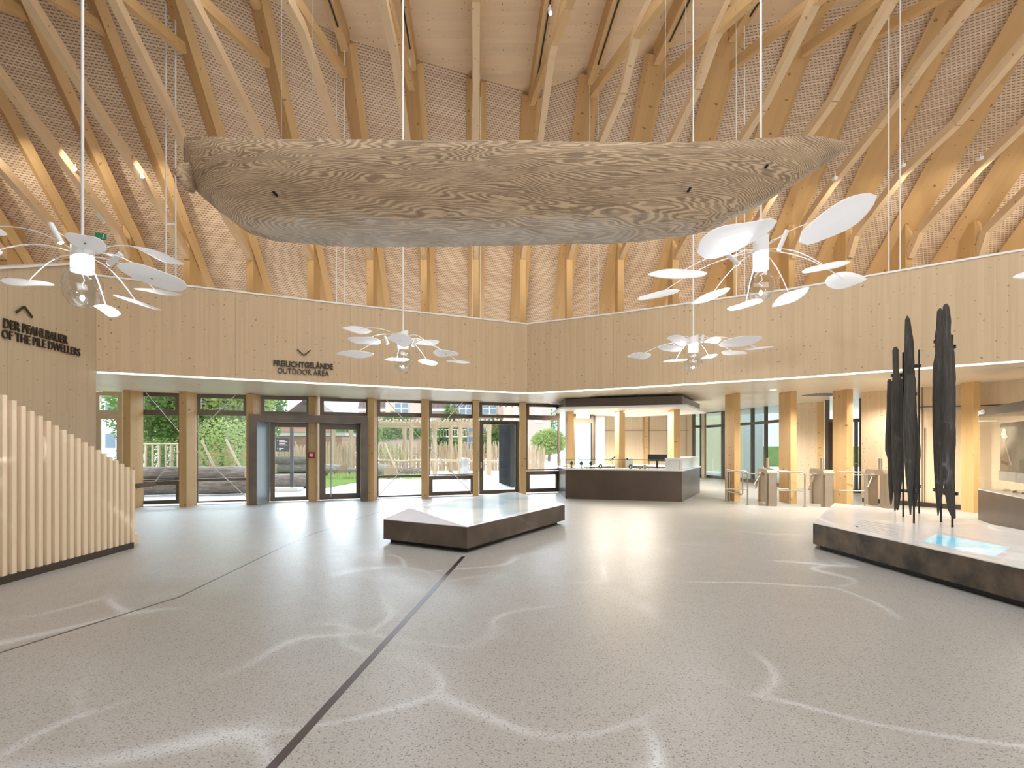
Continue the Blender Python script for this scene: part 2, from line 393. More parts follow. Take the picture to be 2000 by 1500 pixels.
# fascia walls
def wallstrip(name, pts, z0, z1, th, mat, out=1):
    mb = MB(); n = len(pts); u = 0
    offs = []
    for i in range(n):
        a = pts[max(i-1, 0)]; b = pts[min(i+1, n-1)]; t = (b-a).normalized(); offs.append(pts[i]+Vector((-t.y, t.x, 0))*th*out)
    for i in range(n-1):
        a, b, c, d = pts[i], pts[i+1], offs[i+1], offs[i]; L = (b-a).length
        za, zb = (z1[i], z1[i+1]) if isinstance(z1, list) else (z1, z1)
        q = lambda p, z: Vector((p.x, p.y, z))
        mb.face([q(a, z0), q(b, z0), q(b, zb), q(a, za)], [(u, z0), (u+L, z0), (u+L, zb), (u, za)])
        mb.face([q(c, z0), q(d, z0), q(d, za), q(c, zb)], [(u+L, z0), (u, z0), (u, za), (u+L, zb)])
        mb.face([q(a, za), q(b, zb), q(c, zb), q(d, za)]); mb.face([q(a, z0), q(d, z0), q(c, z0), q(b, z0)]); u += L
    mb.face([q(pts[0], z0), q(offs[0], z0), q(offs[0], z1[0] if isinstance(z1, list) else z1), q(pts[0], z1[0] if isinstance(z1, list) else z1)])
    return mb.build(name, mat)
structure(wallstrip('wall_fascia_left', fasc[:3], SB, ST, .18, M['clt']))
structure(wallstrip('wall_fascia_right', fasc[2:], SB, ST, .18, M['clt']))
structure(wallstrip('trim_1', [p+Vector((0, -.02, 0)) for p in fasc], ST, ST+.035, .24, M['white']))
structure(wallstrip('trim_2', [p+Vector((0, .03, 0)) for p in fasc[:3]], SB-.03, SB, .04, M['led']))
structure(wallstrip('trim_3', [p+Vector((0, .03, 0)) for p in fasc[2:]], SB-.03, SB, .04, M['led']))
# left wall carrying the big inscription
LW = lambda t: Vector((-8.18+.0926*t, 10.87-t, 0))
structure(wallstrip('wall_left', [LW(7), LW(2.26), LW(.7), LW(0)], 0, [2.62, 4.37, 4.95, 4.95], .2, M['clt_left'], 1))
mb = MB()
for a, b, za, zb in ((7, 2.26, 2.62, 4.37), (2.26, .7, 4.37, 4.95), (.7, 0, 4.95, 4.95)):
    p, q_ = LW(a), LW(b); mb.beam((p.x-.09, p.y, za+.015), (q_.x-.09, q_.y, zb+.015), .24, .035)
structure(mb.build('trim_4', M['white']))
# soffit
def soffit(name, quads, mat):
    mb = MB(); 
    for A, B, C, D in quads: mb.face([D, C, B, A])
    for A, B, C, D in quads: mb.face([p+Vector((0, 0, .15)) for p in (A, B, C, D)])
    return structure(mb.build(name, mat))
v3 = lambda p, z: Vector((p.x, p.y, z))
outL = [Vector((-12.2, 13.6, 0)), Vector((-5.2, 17.0, 0)), Vector((1.6, 20.2, 0))]
soffit('ceiling_soffit_left', [(v3(fasc[i], SB), v3(fasc[i+1], SB), v3(outL[i+1], 3.07), v3(outL[i], 3.03)) for i in (0, 1)]
       + [(Vector((-12.4, 8, SB)), Vector((-8.3, 8, SB)), v3(fasc[0], SB), v3(outL[0], 3.03))], M['soffit'])
outR = [Vector((1.6, 20.2, 3.09)), Vector((4, 34, 3.40)), Vector((11, 34, 3.42)), Vector((19, 25, 3.40)), Vector((20, 12, 3.3)), Vector((20, 3, 3.2))]
soffit('ceiling_soffit_right', [(v3(fasc[i+2], SB), v3(fasc[i+3], SB), outR[i+1], outR[i]) for i in range(5)], M['soffit'])

# ------------------------------------------------------------------ roof trusses, lining, board ceiling
def fan(Xp, Z): return Xp-.0648*Z                      # trusses stand in parallel planes
HR = 11.3
lower = {10: None, 133: [(98, 434), (0, 325)], 250: [(231, 455), (133, 325), (0, 147)], 366: [(322, 420), (280, 350), (210, 245), (150, 150), (63, 10)],
 490: [(367, 297), (329, 210), (276, 105), (224, 0)], 608: [(504, 259), (452, 150), (402, 52), (375, 0)], 724: [(658, 270), (623, 157), (588, 52), (560, 0)],
 829: [(795, 273), (770, 100), (748, 0)], 930: None, 1022: [(1055, 273), (1077, 108), (1100, 0)], 1113: [(1175, 273), (1217, 175), (1245, 60), (1276, 0)],
 1213: [(1314, 270), (1363, 168), (1395, 75), (1430, 0)], 1320: [(1450, 270), (1489, 210), (1545, 98), (1594, 0)], 1438: [(1580, 259), (1629, 192), (1685, 94), (1741, 0)],
 1547: [(1573, 434), (1632, 350), (1716, 245), (1811, 112), (1902, 0)], 1658: [(1671, 458), (1765, 336), (1870, 238), (2000, 84)],
 1775: [(1797, 451), (1825, 420), (1912, 325), (2000, 241)], 1910: [(1926, 451), (2000, 378)], 2060: None, -120: None, 2230: None, -280: None}
raft = {10: [(0, 427), (45, 518)], 133: [(0, 175), (136, 444)], 250: [(70, 30), (119, 175)], 366: [(189, 0), (329, 357)], 490: [(325, 0), (420, 262)],
 608: [(518, 33), (560, 262)], 1438: [(1510, 273), (1590, 0)], 1547: [(1615, 270), (1695, 10)], 1658: [(1671, 402), (1804, 140)],
 1775: [(1807, 402), (2000, 35)], 1910: [(1912, 420), (1965, 332)]}
webs = {250: [(62, 33), (0, 5)], 366: [(217, 67), (112, 0)], 490: [(357, 95), (245, 0)], 608: [(521, 122), (388, 0)], 724: [(672, 143), (574, 0)], 829: [(804, 168), (755, 0)],
 1022: [(1038, 203), (1112, 0)], 1113: [(1157, 182), (1245, 63), (1294, 0)], 1213: [(1300, 150), (1464, 0)], 1320: [(1430, 130), (1594, 0)], 1438: [(1570, 101), (1713, 0)], 1547: [(1710, 67), (1825, 0)],
 1658: [(1835, 45), (1930, 0)]}
xs = sorted(lower.keys()); roofline = []; trussdata = {}
SL = .95
for x in xs:
    Zp = ZL(x) if x < 1025 else ZR(x)
    Xp = (x-930)/F*Zp
    zz = lambda px: F*Xp/(px-930)
    if x in raft:
        # ridge from the mean of the measured points with the common slope
        e = [zz(px)-(HR-(CH+(HY-py)*zz(px)/F))/SL for px, py in raft[x]]; Zr = sum(e)/len(e)
    else:
        Zr = (15.25+.456*(Xp-.45))/(1+.02955) if x < 1025 else (15.25-.495*(Xp-.45))/(1-.0321)
    trussdata[x] = [Zp, Xp, Zr]
# even out the measured ridge
for x in (-280, -120): trussdata[x][2] = trussdata[10][2]-.35*(1 if x == -120 else 2)
for x in (2060, 2230): trussdata[x][2] = trussdata[1910][2]-.35*(1 if x == 2060 else 2)
print('RIDGE', [(x, round(trussdata[x][0], 1), round(trussdata[x][2], 2)) for x in xs])
def sm(x):
    i = xs.index(x)
    if i in (0, len(xs)-1) or 608 <= x <= 1320: return trussdata[x][2]
    return .25*trussdata[xs[i-1]][2]+.5*trussdata[x][2]+.25*trussdata[xs[i+1]][2]
ordn = ['first', 'second', 'third', 'fourth', 'fifth', 'sixth', 'seventh', 'eighth', 'ninth', 'tenth', 'eleventh', 'twelfth', 'thirteenth', 'fourteenth', 'fifteenth', 'sixteenth', 'seventeenth', 'eighteenth', 'nineteenth', 'twentieth']
vis = [x for x in xs if 0 <= x <= 2070]
rdg = {x: sm(x) for x in xs}
spots = []
for x in xs:
    Zp, Xp, _ = trussdata[x]; Zr = rdg[x]
    pl = lambda Z, H, Xp=Xp: Vector((fan(Xp, Z), Z, H))
    eave = pl(Zr+(HR-5.3)/SL, 5.3); ridge = pl(Zr, HR)
    roofline.append((ridge, eave, Xp))
    if x not in vis: continue
    k = vis.index(x)
    nth = ordn[k]+' from the left' if k <= 8 else ordn[len(vis)-1-k]+' from the right'
    T = thing('roof_truss', (fan(Xp, Zp), Zp, SB+.15), 'glued timber roof truss, '+nth+' side of the hall', 'roof truss', 'roof trusses of the hall')
    MB().beam(eave, ridge, .20, .60, (0, -.69, .72)).build('rafter', M['beam'], T)
    MB().beam(ridge, pl(5, HR), .20, .52).build('ceiling_joist', M['beam'], T)
    Hk = CH+(HY-502)*Zp/F
    MB().beam(pl(Zp+.22, SB+.16), pl(Zp+.22, Hk+.9), .19, .5, (0, -1, 0)).build('post', M['column'], T)
    pts = [pl(Zp, Hk)]
    L = lower[x]
    if L and abs(x-930) > 60:
        for px, py in L: 
            Z = F*Xp/(px-930); pts.append(P(px, py, Z))
    else:
        pts += [pl(Zp-3.9, 9.1), pl(Zp-7.5, 9.75)]
    pts.append(pts[-1]+(pts[-1]-pts[-2]).normalized()*1.6)
    mb = MB()
    for i in range(len(pts)-1): mb.beam(pts[i], pts[i+1], .145, .2, (0, 0, 1))
    mb.build('lower_chord', M['strut'], T)
    if x in webs:
        w = [P(px, py, F*Xp/(px-930)) for px, py in webs[x]]
        w.append(w[-1]+(w[-1]-w[-2]).normalized()*1.0)
        mb = MB()
        for i in range(len(w)-1): mb.beam(w[i], w[i+1], .14, .2)
        mb.build('web_strut', M['beam'], T)
    elif x == 930:
        MB().beam(pl(Zr, HR-.3), pl(9.8, 9.7), .14, .2).build('web_strut', M['beam'], T)
    if 600 < x < 1500 or x == 490:
        MB().beam(pl(Zr-.8, HR-.272)+Vector((.02, 0, 0)), pl(7, HR-.272)+Vector((.02, 0, 0)), .035, .02).build('light_track', M['dark'], T)
    spots.append((x, pts, pl, Zp))
mb = MB(); up = Vector((0, .69, .72))*.27
mc = MB(); u = 0
for i in range(len(roofline)-1):
    (r0, e0, _), (r1, e1, _) = roofline[i], roofline[i+1]
    W_ = (e1-e0).length; L0 = (r0-e0).length; n = 4
    for k in range(n):
        a, b = k/n, (k+1)/n
        pa, pb = lerp(e0, e1, 0)+up, e1+up
        p = [lerp(e0, r0, a)+up, lerp(e1, r1, a)+up, lerp(e1, r1, b)+up, lerp(e0, r0, b)+up]
        mb.face(p[::-1], [(u, b*L0), (u+W_, b*L0), (u+W_, a*L0), (u, a*L0)])
    q0, q1 = Vector((r0.x, 4.6, HR+.27)), Vector((r1.x, 4.6, HR+.27))
    mc.face([r0+up, r1+up, q1, q0]); u += W_
structure(mb.build('ceiling_batten_lining', M['screen'])); structure(mc.build('ceiling_boards', M['ceil']))

# the side of the hall behind the viewer
mb = MB(); mb.face([(-14, -6.9, 0), (17, -6.9, 0), (17, -6.9, 11.7), (-14, -6.9, 11.7)][::-1]); mb.face([(-14, -6.9, 0), (-14, -6.9, 11.7), (-14, 14.4, 11.7), (-14, 14.4, 0)])
mb.face([(17, -6.9, 0), (17, 11, 0), (17, 11, 11.7), (17, -6.9, 11.7)]); structure(mb.build('wall_rear', M['clt_left']))
mb = MB(); mb.face([(-14, -7, HR+.3), (17, -7, HR+.3), (17, 5, HR+.3), (-14, 5, HR+.3)][::-1]); structure(mb.build('ceiling_rear', M['ceil']))
# suspension rods of the fascia
rods = [(324, 'left', 'outer'), (343, 'left', 'inner'), (657, '', ''), (673, '', ''), (922, '', ''), (938, '', ''), (1152, '', ''), (1168, '', ''), (1438, '', ''), (1454, '', ''), (1736, '', ''), (1758, '', '')]
pairs = {0: 'pair left of the canoe', 1: 'pair behind the left third of the canoe', 2: 'pair behind the canoe middle', 3: 'pair right of the canoe middle', 4: 'pair beneath the right end of the canoe', 5: 'pair at the far right of the canoe tip'}
def fascZ(px):
    for i in range(len(fasc)-1):
        a, b = fasc[i], fasc[i+1]; s0, s1 = a.x/a.y, b.x/b.y; s_ = (px-CX)/F
        if s0 <= s_ <= s1:
            # intersect the ray with the segment
            d = b-a; t = (s_*a.y-a.x)/(d.x-s_*d.y); return a.y+t*d.y
    return 10
for i, (px, _, _) in enumerate(rods):
    Z = fascZ(px)+.1; p = P(px, 600, Z)
    o = MB().tube([(p.x, p.y, ST+.03), (p.x, p.y, HR+.2)], .0125 if i not in (0, 1) else .016, 8).build('suspension_rod', M['white'])
    tag(o, ('left' if i % 2 == 0 else 'right')+' white rod of the '+pairs[i//2], 'rod', 'white suspension rods')
a, b = P(324, 438, fascZ(324)+.1), P(343, 438, fascZ(343)+.1)
tag(MB().beam(a, b, .03, .03).build('rod_crosspiece', M['white']), 'short white crosspiece joining the rod pair left of the canoe', 'bracket')

# ------------------------------------------------------------------ columns below the soffit
def column(px, Z, top, label, w=.19, d=.55, grp='glulam columns'):
    X = (px-CX)/F*Z; dr = Vector((-.0648, 1, 0)).normalized(); c = Vector((X, Z, 0))+dr*d/2
    mb = MB().beam((c.x, c.y, 0), (c.x, c.y, top), w, d, (dr.x, dr.y, 0))
    o = mb.build('timber_column', M['column']); tag(o, label, 'column', grp)
    return Vector((X, Z, 0))
for px, Z, lb in ((247, ZL(247), 'tall glulam timber column at the far left beside the pale glazed door'), (357, ZL(357), 'glulam timber column between the two leftmost braced windows'),
    (488, ZL(488), 'glulam timber column left of the bronze door portal'), (609, ZL(609)+.35, 'glulam timber column inside the bronze portal carrying the red call point'),
    (724, ZL(724), 'glulam timber column just right of the bronze door portal'), (829, ZL(829), 'glulam timber column between the two middle braced windows'),
    (929, ZL(929), 'glulam timber column left of the single glazed door'), (1022, ZL(1022), 'glulam timber column right of the single glazed door')):
    column(px, Z, 3.05, lb)
for px, Z, lb in ((1115, 18.0, 'glulam column rising from the left of the reception counter'), (1215, 17.6, 'glulam column rising from the middle of the reception counter'),
    (1322, 17.0, 'glulam column rising from the right of the reception counter')):
    column(px, Z, 3.1, lb, grp='columns through the counter')
for px, Z, lb in ((1440, 16.04, 'freestanding glulam column nearest the reception counter, left of the first turnstile'), (1550, 15.5, 'freestanding glulam column between the first and second turnstile'),
    (1660, 15.03, 'freestanding glulam column between the second and third turnstile')):
    column(px, Z, 3.2, lb, w=.175, d=.6, grp='columns at the turnstiles')
column(1908, 13.3, 3.25, 'glulam column against the cabinet wall beside the hunting showcase', w=.17, d=.35)

# ------------------------------------------------------------------ left facade glazing (behind the columns)
A0 = Vector((0, 18.04+.62, 0)); Adir = Vector((1, .394, 0)).normalized()
def FPt(px, H):                                       # point of the glazing plane on the ray of column px
    s_ = (px-CX)/F; Z = A0.y/(1-.394*s_); return Vector((s_*Z, Z, H))
def framebox(parent, x0, x1, h0, h1, t=.07, dep=.09, name='frame', mat=None, glass='glass', gname='pane', inner=True):
    mat = mat or M['frame']; a, b = FPt(x0, h0), FPt(x1, h0); u = (b-a).normalized(); nrm = Vector((-u.y, u.x, 0)); mb = MB()
    q = lambda p, z: Vector((p.x, p.y, z))
    mb.beam(q(a, h0+t/2), q(b, h0+t/2), dep, t); mb.beam(q(a, h1-t/2), q(b, h1-t/2), dep, t)
    mb.beam(q(a+u*t/2, h0+t), q(a+u*t/2, h1-t), t, dep, nrm); mb.beam(q(b-u*t/2, h0+t), q(b-u*t/2, h1-t), t, dep, nrm)
    f = mb.build(name, mat, parent)
    g = MB(); off = nrm*.01; p = [q(a+u*t, h0+t), q(b-u*t, h0+t), q(b-u*t, h1-t), q(a+u*t, h1-t)]
    g.face(p); g.build(gname, M[glass], parent)
    return f
def win(n, x0, x1, rows):
    a = FPt(x0, 0); W_ = bpy.data.objects.new('window_%d' % n, None); COL.objects.link(W_); W_.location = a; W_['kind'] = 'structure'
    for h0, h1, t in rows: framebox(W_, x0, x1, h0, h1, t)
    return W_
win(1, 272, 352, [(2.47, 3.05, .11), (.68, 2.47, .035), (.05, .66, .1)])
win(2, 384, 484, [(2.5, 3.05, .11), (.68, 2.5, .035), (.05, .68, .04)])
win(3, 509, 606, [(2.5, 3.06, .11)])
win(4, 625, 722, [(2.52, 3.06, .11)])
win(5, 736, 828, [(2.55, 3.07, .1), (.68, 2.55, .03), (.03, .68, .05)])
win(6, 837, 926, [(2.55, 3.07, .1), (.68, 2.55, .03), (.03, .66, .12)])
win(7, 935, 1019, [(2.56, 3.07, .1)])
win(8, 1027, 1092, [(2.56, 3.07, .11), (.78, 2.56, .05), (.03, .76, .13)])
# pale glazed door at far left
D = bpy.data.objects.new('door_1', None); COL.objects.link(D); D.location = FPt(203, 0); D['kind'] = 'structure'
M['palewood'] = wood('pale_door_frame', (.60, .50, .36), .05, .2, knots=False)
def fb2(x0, x1, h0, h1, t, nm, mat): framebox(D, x0, x1, h0, h1, t, .09, nm, mat)
fb2(186, 240, 2.45, 3.03, .1, 'fanlight_frame', M['palewood']); fb2(186, 240, .02, 2.45, .13, 'door_leaf', M['palewood'])
# bronze portal with two glazed doors
T = thing('door_portal', FPt(500, 0)+Vector((0, -.8, 0)), 'bronze metal portal framing two glazed doors under the outdoor area lettering', 'door portal')
def atline(px, off, H):                                # line parallel to the facade, 'off' metres in front of the columns' line
    s_ = (px-CX)/F; Z = (18.04+off)/(1-.394*s_); return Vector((s_*Z, Z, H))
off = -.12
a, b = atline(486, off, 0), atline(718, off, 0); u_ = (b-a).normalized(); nv = Vector((-u_.y, u_.x, 0))
mb = MB(); t = .2; dp = .12
for p in (a+u_*t/2, b-u_*t/2): mb.beam(v3(p, 0), v3(p, 2.48), t, dp, nv)
mb.beam(v3(a+u_*t, 2.38), v3(b-u_*t, 2.38), dp, t); mb.build('portal_frame', M['bronze'], T)
mb = MB()
c0 = a+u_*t; back = FPt(527, 0)
mb.face([v3(c0, 0), v3(back, 0), v3(back, 2.28), v3(c0, 2.28)]); mb.build('reveal_panel', plain('grey_blue_reveal', (.42, .50, .56), .35, .3), T)
mb = MB(); c1 = b-u_*t; backr = FPt(712, 0); mb.face([v3(c1, 0), v3(backr, 0), v3(backr, 2.28), v3(c1, 2.28)]); mb.build('right_reveal', M['bronze'], T)
mb = MB(); mb.face([v3(c0, 2.28), v3(c1, 2.28), v3(backr, 2.28), v3(back, 2.28)]); mb.build('head_reveal', M['bronze'], T)
def door(n, x0, x1, h1, t, handle, bar=None):
    D = bpy.data.objects.new('door_%d' % n, None); COL.objects.link(D); D.location = FPt(x0, 0); D['kind'] = 'structure'
    framebox(D, x0, x1, .02, h1, t, .08, 'door_leaf')
    if handle:
        p = FPt(handle, 1.03)+Vector((0, -.09, 0)); mb = MB().tube([p, p+Vector((0, -.05, 0))], .014).tube([p+Vector((0, -.05, 0)), p+Vector((.13, -.04, 0))], .011)
        mb.beam(p+Vector((0, .04, -.14)), p+Vector((0, .04, .06)), .04, .012, (0, 1, 0)); mb.build('door_handle', M['steel'], D)
    if bar:
        p = FPt(bar, 0)+Vector((0, -.07, 0)); MB().tube([v3(p, .1), v3(p, 2.1)], .02).build('pull_bar', M['cable'], D)
    return D
door(2, 528, 606, 2.28, .12, None)
door(3, 624, 707, 2.28, .17, 636, 648)
d4 = door(4, 936, 1013, 2.46, .13, 940)
p = FPt(973, 2.38)+Vector((0, -.08, 0)); MB().beam(p+Vector((-.25, -.03, 0)), p+Vector((.35, .05, 0)), .06, .05).build('door_closer', M['dark'], d4)
# right-hand frame behind the counter
win(9, 1119, 1158, [(2.5, 3.1, .1), (.5, 2.5, .06)])
tag(MB().beam(FPt(1014, .03)+Vector((0, -.05, 0)), FPt(1014, 2.45)+Vector((0, -.05, 0)), .14, .08, (0, 1, 0)).build('door_jamb', M['frame']), 'dark bronze jamb right of the single glazed door', 'door jamb')
# diagonal tie rods
ties = [((285, 763), (366, 862), 0), ((460, 768), (370, 858), 0), ((294, 952), (352, 878), 0), ((370, 868), (482, 972), 0),
        ((754, 777), (826, 862), 1), ((904, 781), (836, 858), 1), ((738, 970), (826, 872), 1), ((836, 872), (924, 968), 1)]
tl = ['upper left', 'upper right', 'lower left', 'lower right']
for i, ((x0, y0), (x1, y1), g) in enumerate(ties):
    Za = ZL(x0)+.33; Zb = ZL(x1)+.33
    a, b = P(x0, y0, Za), P(x1, y1, Zb); b.z = min(max(b.z, .04), 3.0); a.z = min(max(a.z, .04), 3.03)
    o = MB().tube([a, b], .011, 6).build('tie_rod', M['white'])
    tag(o, tl[i % 4]+' slim white tie rod crossing the '+('leftmost braced windows' if g == 0 else 'middle braced windows right of the portal'), 'tie rod', 'tie rods across the windows')
# fire call point
p = P(609, 889, ZL(609)+.33)
T = thing('fire_call_point', p+Vector((0, -.02, 0)), 'small square red fire call point on the column between the two portal doors', 'alarm button')
MB().box(p+Vector((0, -.02, 0)), (.17, .05, .17)).build('case', M['red'], T, .01); MB().box(p+Vector((0, -.05, 0)), (.09, .02, .09)).build('press_plate', M['white'], T)
MB().tube([p+Vector((0, 0, .08)), Vector((p.x, p.y, 2.25))], .012).build('conduit', M['cable'], T)
p = P(934.5, 884, ZL(934)+.4); tag(MB().box(p, (.03, .1, .14)).build('alarm_button', M['red']), 'tiny red alarm box on the column left of the single glazed door', 'alarm button')

# ------------------------------------------------------------------ reception counter
C1, C2 = Vector((1.64, 17.0, 0)), Vector((4.9, 15.95, 0)); C3 = Vector((6.49, 19.1, 0)); C4 = Vector((1.62, 19.3, 0)); C5 = Vector((4.6, 21.2, 0))
def ringpoly(sh):                                      # plan of the counter shrunk/grown towards its centre
    c = (C1+C2+C3+C4+C5)/5; return [(c+(p-c)*sh) for p in (C1, C2, C3, C5, C4)]
T = thing('reception_counter', (3.6, 18.3, 0), 'long dark brown reception counter with white top and glass display boxes', 'counter')
outer, inner = ringpoly(1.0), ringpoly(.72)
def ring(name, o_, i_, z0, z1, mat, parent=None):
    mb = MB(); n = len(o_)
    for k in range(n):
        k2 = (k+1) % n; a, b, c, d = o_[k], o_[k2], i_[k2], i_[k]
        mb.face([v3(a, z0), v3(b, z0), v3(b, z1), v3(a, z1)]); mb.face([v3(c, z0), v3(d, z0), v3(d, z1), v3(c, z1)])
        mb.face([v3(a, z1), v3(b, z1), v3(c, z1), v3(d, z1)]); mb.face([v3(d, z0), v3(c, z0), v3(b, z0), v3(a, z0)])
    return mb.build(name, mat, parent)
mb = MB(); ring('body', outer, inner, .0, .885, M['counter'], T)
ring('worktop', ringpoly(1.012), ringpoly(.71), .885, .93, M['whitesolid'], T)
dirs = (C2-C1).normalized(); nrm = Vector((-dirs.y, dirs.x, 0))
a = C1+dirs*.02+nrm*.05; b = C2-dirs*.06+nrm*.05; L = (b-a).length
mb = MB()
for f0, f1 in ((0, .24), (.24, .47), (.47, .74), (.74, 1)):
    p, q_ = a+dirs*L*f0, a+dirs*L*(f1-.004)
    for A_, B_ in ((p, q_), (p+nrm*.55, q_+nrm*.55)): mb.face([v3(A_, .93), v3(B_, .93), v3(B_, 1.2), v3(A_, 1.2)])
    mb.face([v3(p, .93), v3(p+nrm*.55, .93), v3(p+nrm*.55, 1.2), v3(p, 1.2)])
    mb.face([v3(p, 1.2), v3(q_, 1.2), v3(q_+nrm*.55, 1.2), v3(p+nrm*.55, 1.2)])
mb.build('glass_display', M['vitrine'], T)
mb = MB()
for z in (1.2,):
    mb.beam(v3(a, z), v3(b, z), .008, .008); mb.beam(v3(a+nrm*.55, z), v3(b+nrm*.55, z), .008, .008)
for f in (0, .47, .74, 1): p = a+dirs*L*f; mb.beam(v3(p, .93), v3(p, 1.2), .008, .008); mb.beam(v3(p, 1.2), v3(p+nrm*.55, 1.2), .008, .008)
mb.build('glass_edges', plain('dark_glass_edge', (.10, .16, .13), .3), T)
d2 = (C3-C2).normalized(); n2 = Vector((-d2.y, d2.x, 0))
MB().beam(v3(C2+d2*.35+n2*.3, 1.09), v3(C3+n2*.3, 1.09), .5, .32).build('raised_white_ledge', M['whitesolid'], T)
MB().beam(v3(C1-nrm*.0+Vector((.15, .9, 0)), 1.06), v3(C4+Vector((.15, -.3, 0)), 1.06), .25, .25).build('side_display', M['vitrine'], T)
# canopy over the counter
T = thing('counter_canopy', (3.6, 18.3, 2.7), 'dark brown box canopy with white underside hanging over the reception counter', 'canopy')
ring('fascia_box', ringpoly(1.0), ringpoly(.6), 2.80, 3.06, M['counter'], T)
mb = MB(); mb.prism([(p.x, p.y) for p in ringpoly(1.09)], 2.74, 2.80); mb.build('white_plate', M['white'], T)
mb = MB(); c = Vector((3.9, 18.6, 2.73)); mb.lathe([(.0, 0), (.28, 0), (.3, .012)], c, 24); mb.build('vent', M['cable'], T)
# things on the counter
def fr(f, d, h): p = a+dirs*L*f+nrm*d; return Vector((p.x, p.y, h))
names = [('display_bust', .035, 'leftmost little jewellery bust inside the counter vitrine'), ('display_bust', .125, 'second dark green jewellery bust from the left in the counter vitrine'),
         ('display_bust', .215, 'third dark green jewellery bust from the left in the counter vitrine')]
for nm, f, lb in names:
    p = fr(f, .25, .93)
    T = thing(nm, p, lb, 'display bust', 'jewellery busts in the vitrine')
    MB().lathe([(.0, 0), (.055, .0), (.05, .012), (.012, .03), (.012, .07), (.05, .11), (.06, .15), (.03, .19), (.018, .215), (.0, .22)], p, 14).build('bust', M['necklace'], T)
    MB().tube([p+Vector((.035*math.cos(t), -.058, .13+.045*math.sin(t))) for t in [k*math.pi/5 for k in range(5, 11)]], .006, 5).build('necklace', M['bone'], T)
small = [(.075, 'ring_box', 'open square ring frame between the first two busts in the vitrine', 0), (.16, 'pendant_stand', 'tiny upright pendant stand right of the second bust', 1), (.18, 'bone_comb', 'small pale bone comb lying left of the third bust', 2),
         (.275, 'bronze_fibula', 'small twisted bronze clasp right of the third bust', 3), (.305, 'clay_disc', 'small brown standing disc at the middle of the vitrine', 4),
         (.50, 'bone_needle', 'thin pale needle stand left in the second vitrine', 1), (.575, 'bracelet', 'dark round bracelet upright in the second vitrine', 4), (.63, 'leaf_brooch', 'dark forked brooch on stand in the second vitrine', 3),
         (.66, 'clay_bowl', 'low dark clay bowl in the second vitrine', 5), (.70, 'flint_disc', 'pale tan disc at the right of the second vitrine', 4)]
for f, nm, lb, k in small:
    p = fr(f, .22, .93); mb = MB(); mt = M['bone'] if k in (2,) or nm in ('flint_disc', 'bone_needle') else M['necklace']
    if k == 0:
        for i, j in ((0, 0), (0, .06)): mb.beam(p+Vector((-.035, 0, j+.005)), p+Vector((.035, 0, j+.005)), .03, .01)
        for i in (-.03, .03): mb.beam(p+Vector((i, 0, .01)), p+Vector((i, 0, .06)), .01, .03, (0, 1, 0))
    elif k == 1: mb.lathe([(0, 0), (.022, 0), (.02, .01), (.006, .02), (.005, .09), (.012, .1), (0, .11)], p, 10)
    elif k == 2: mb.box(p+Vector((0, 0, .01)), (.09, .04, .02)); [mb.box(p+Vector((-.036+.012*i, -.035, .008)), (.006, .03, .014)) for i in range(7)]
    elif k == 3: mb.tube([p+Vector((-.05+.02*i, 0, .03+.028*math.sin(i*1.9))) for i in range(7)], .011, 6)
    elif k == 4: mb.tube([p+Vector((.042*math.cos(t), 0, .06+.05*math.sin(t))) for t in [i*math.pi/7 for i in range(15)]], .022, 8)
    else: mb.lathe([(0, 0), (.03, 0), (.055, .03), (.05, .035), (.025, .01), (0, .01)], p, 14)
    tag(mb.build(nm, mt), lb, 'exhibit', 'small exhibits in the counter vitrine')
# equipment behind
T = thing('computer_monitor', (4.2, 17.2, .93), 'wide black monitor seen from behind on the counter beside the right column', 'monitor')
pm = P(1284, 893, 17.1); MB().box((pm.x, pm.y, 1.25), (.58, .04, .21), -.3).build('screen_back', M['monitor'], T, .008); MB().box((pm.x, pm.y+.03, 1.04), (.06, .04, .24), -.3).build('stand', M['monitor'], T); MB().box((pm.x, pm.y+.03, .938), (.22, .16, .016), -.3).build('foot', M['monitor'], T)
pm = P(1228, 893, 17.6)
T = thing('receipt_printer', (pm.x, pm.y, .93), 'small white box shaped ticket printer right of the middle counter column', 'printer')
MB().box((pm.x, pm.y, 1.08), (.24, .2, .3)).build('case', M['white'], T, .02); MB().box((pm.x-.07, pm.y-.11, 1.2), (.05, .02, .07)).build('paper_slot', M['dark'], T)
pm = P(1196, 893, 17.8); T = thing('card_terminal', (pm.x, pm.y, .93), 'tilted card terminal on a stand left of the middle counter column', 'card terminal')
MB().lathe([(0, 0), (.05, 0), (.04, .02), (.012, .04), (.012, .22), (0, .22)], (pm.x, pm.y, .93), 12).build('stand', M['steel'], T)
MB().beam((pm.x-.08, pm.y, 1.15), (pm.x+.08, pm.y, 1.27), .1, .03).build('terminal', M['monitor'], T)

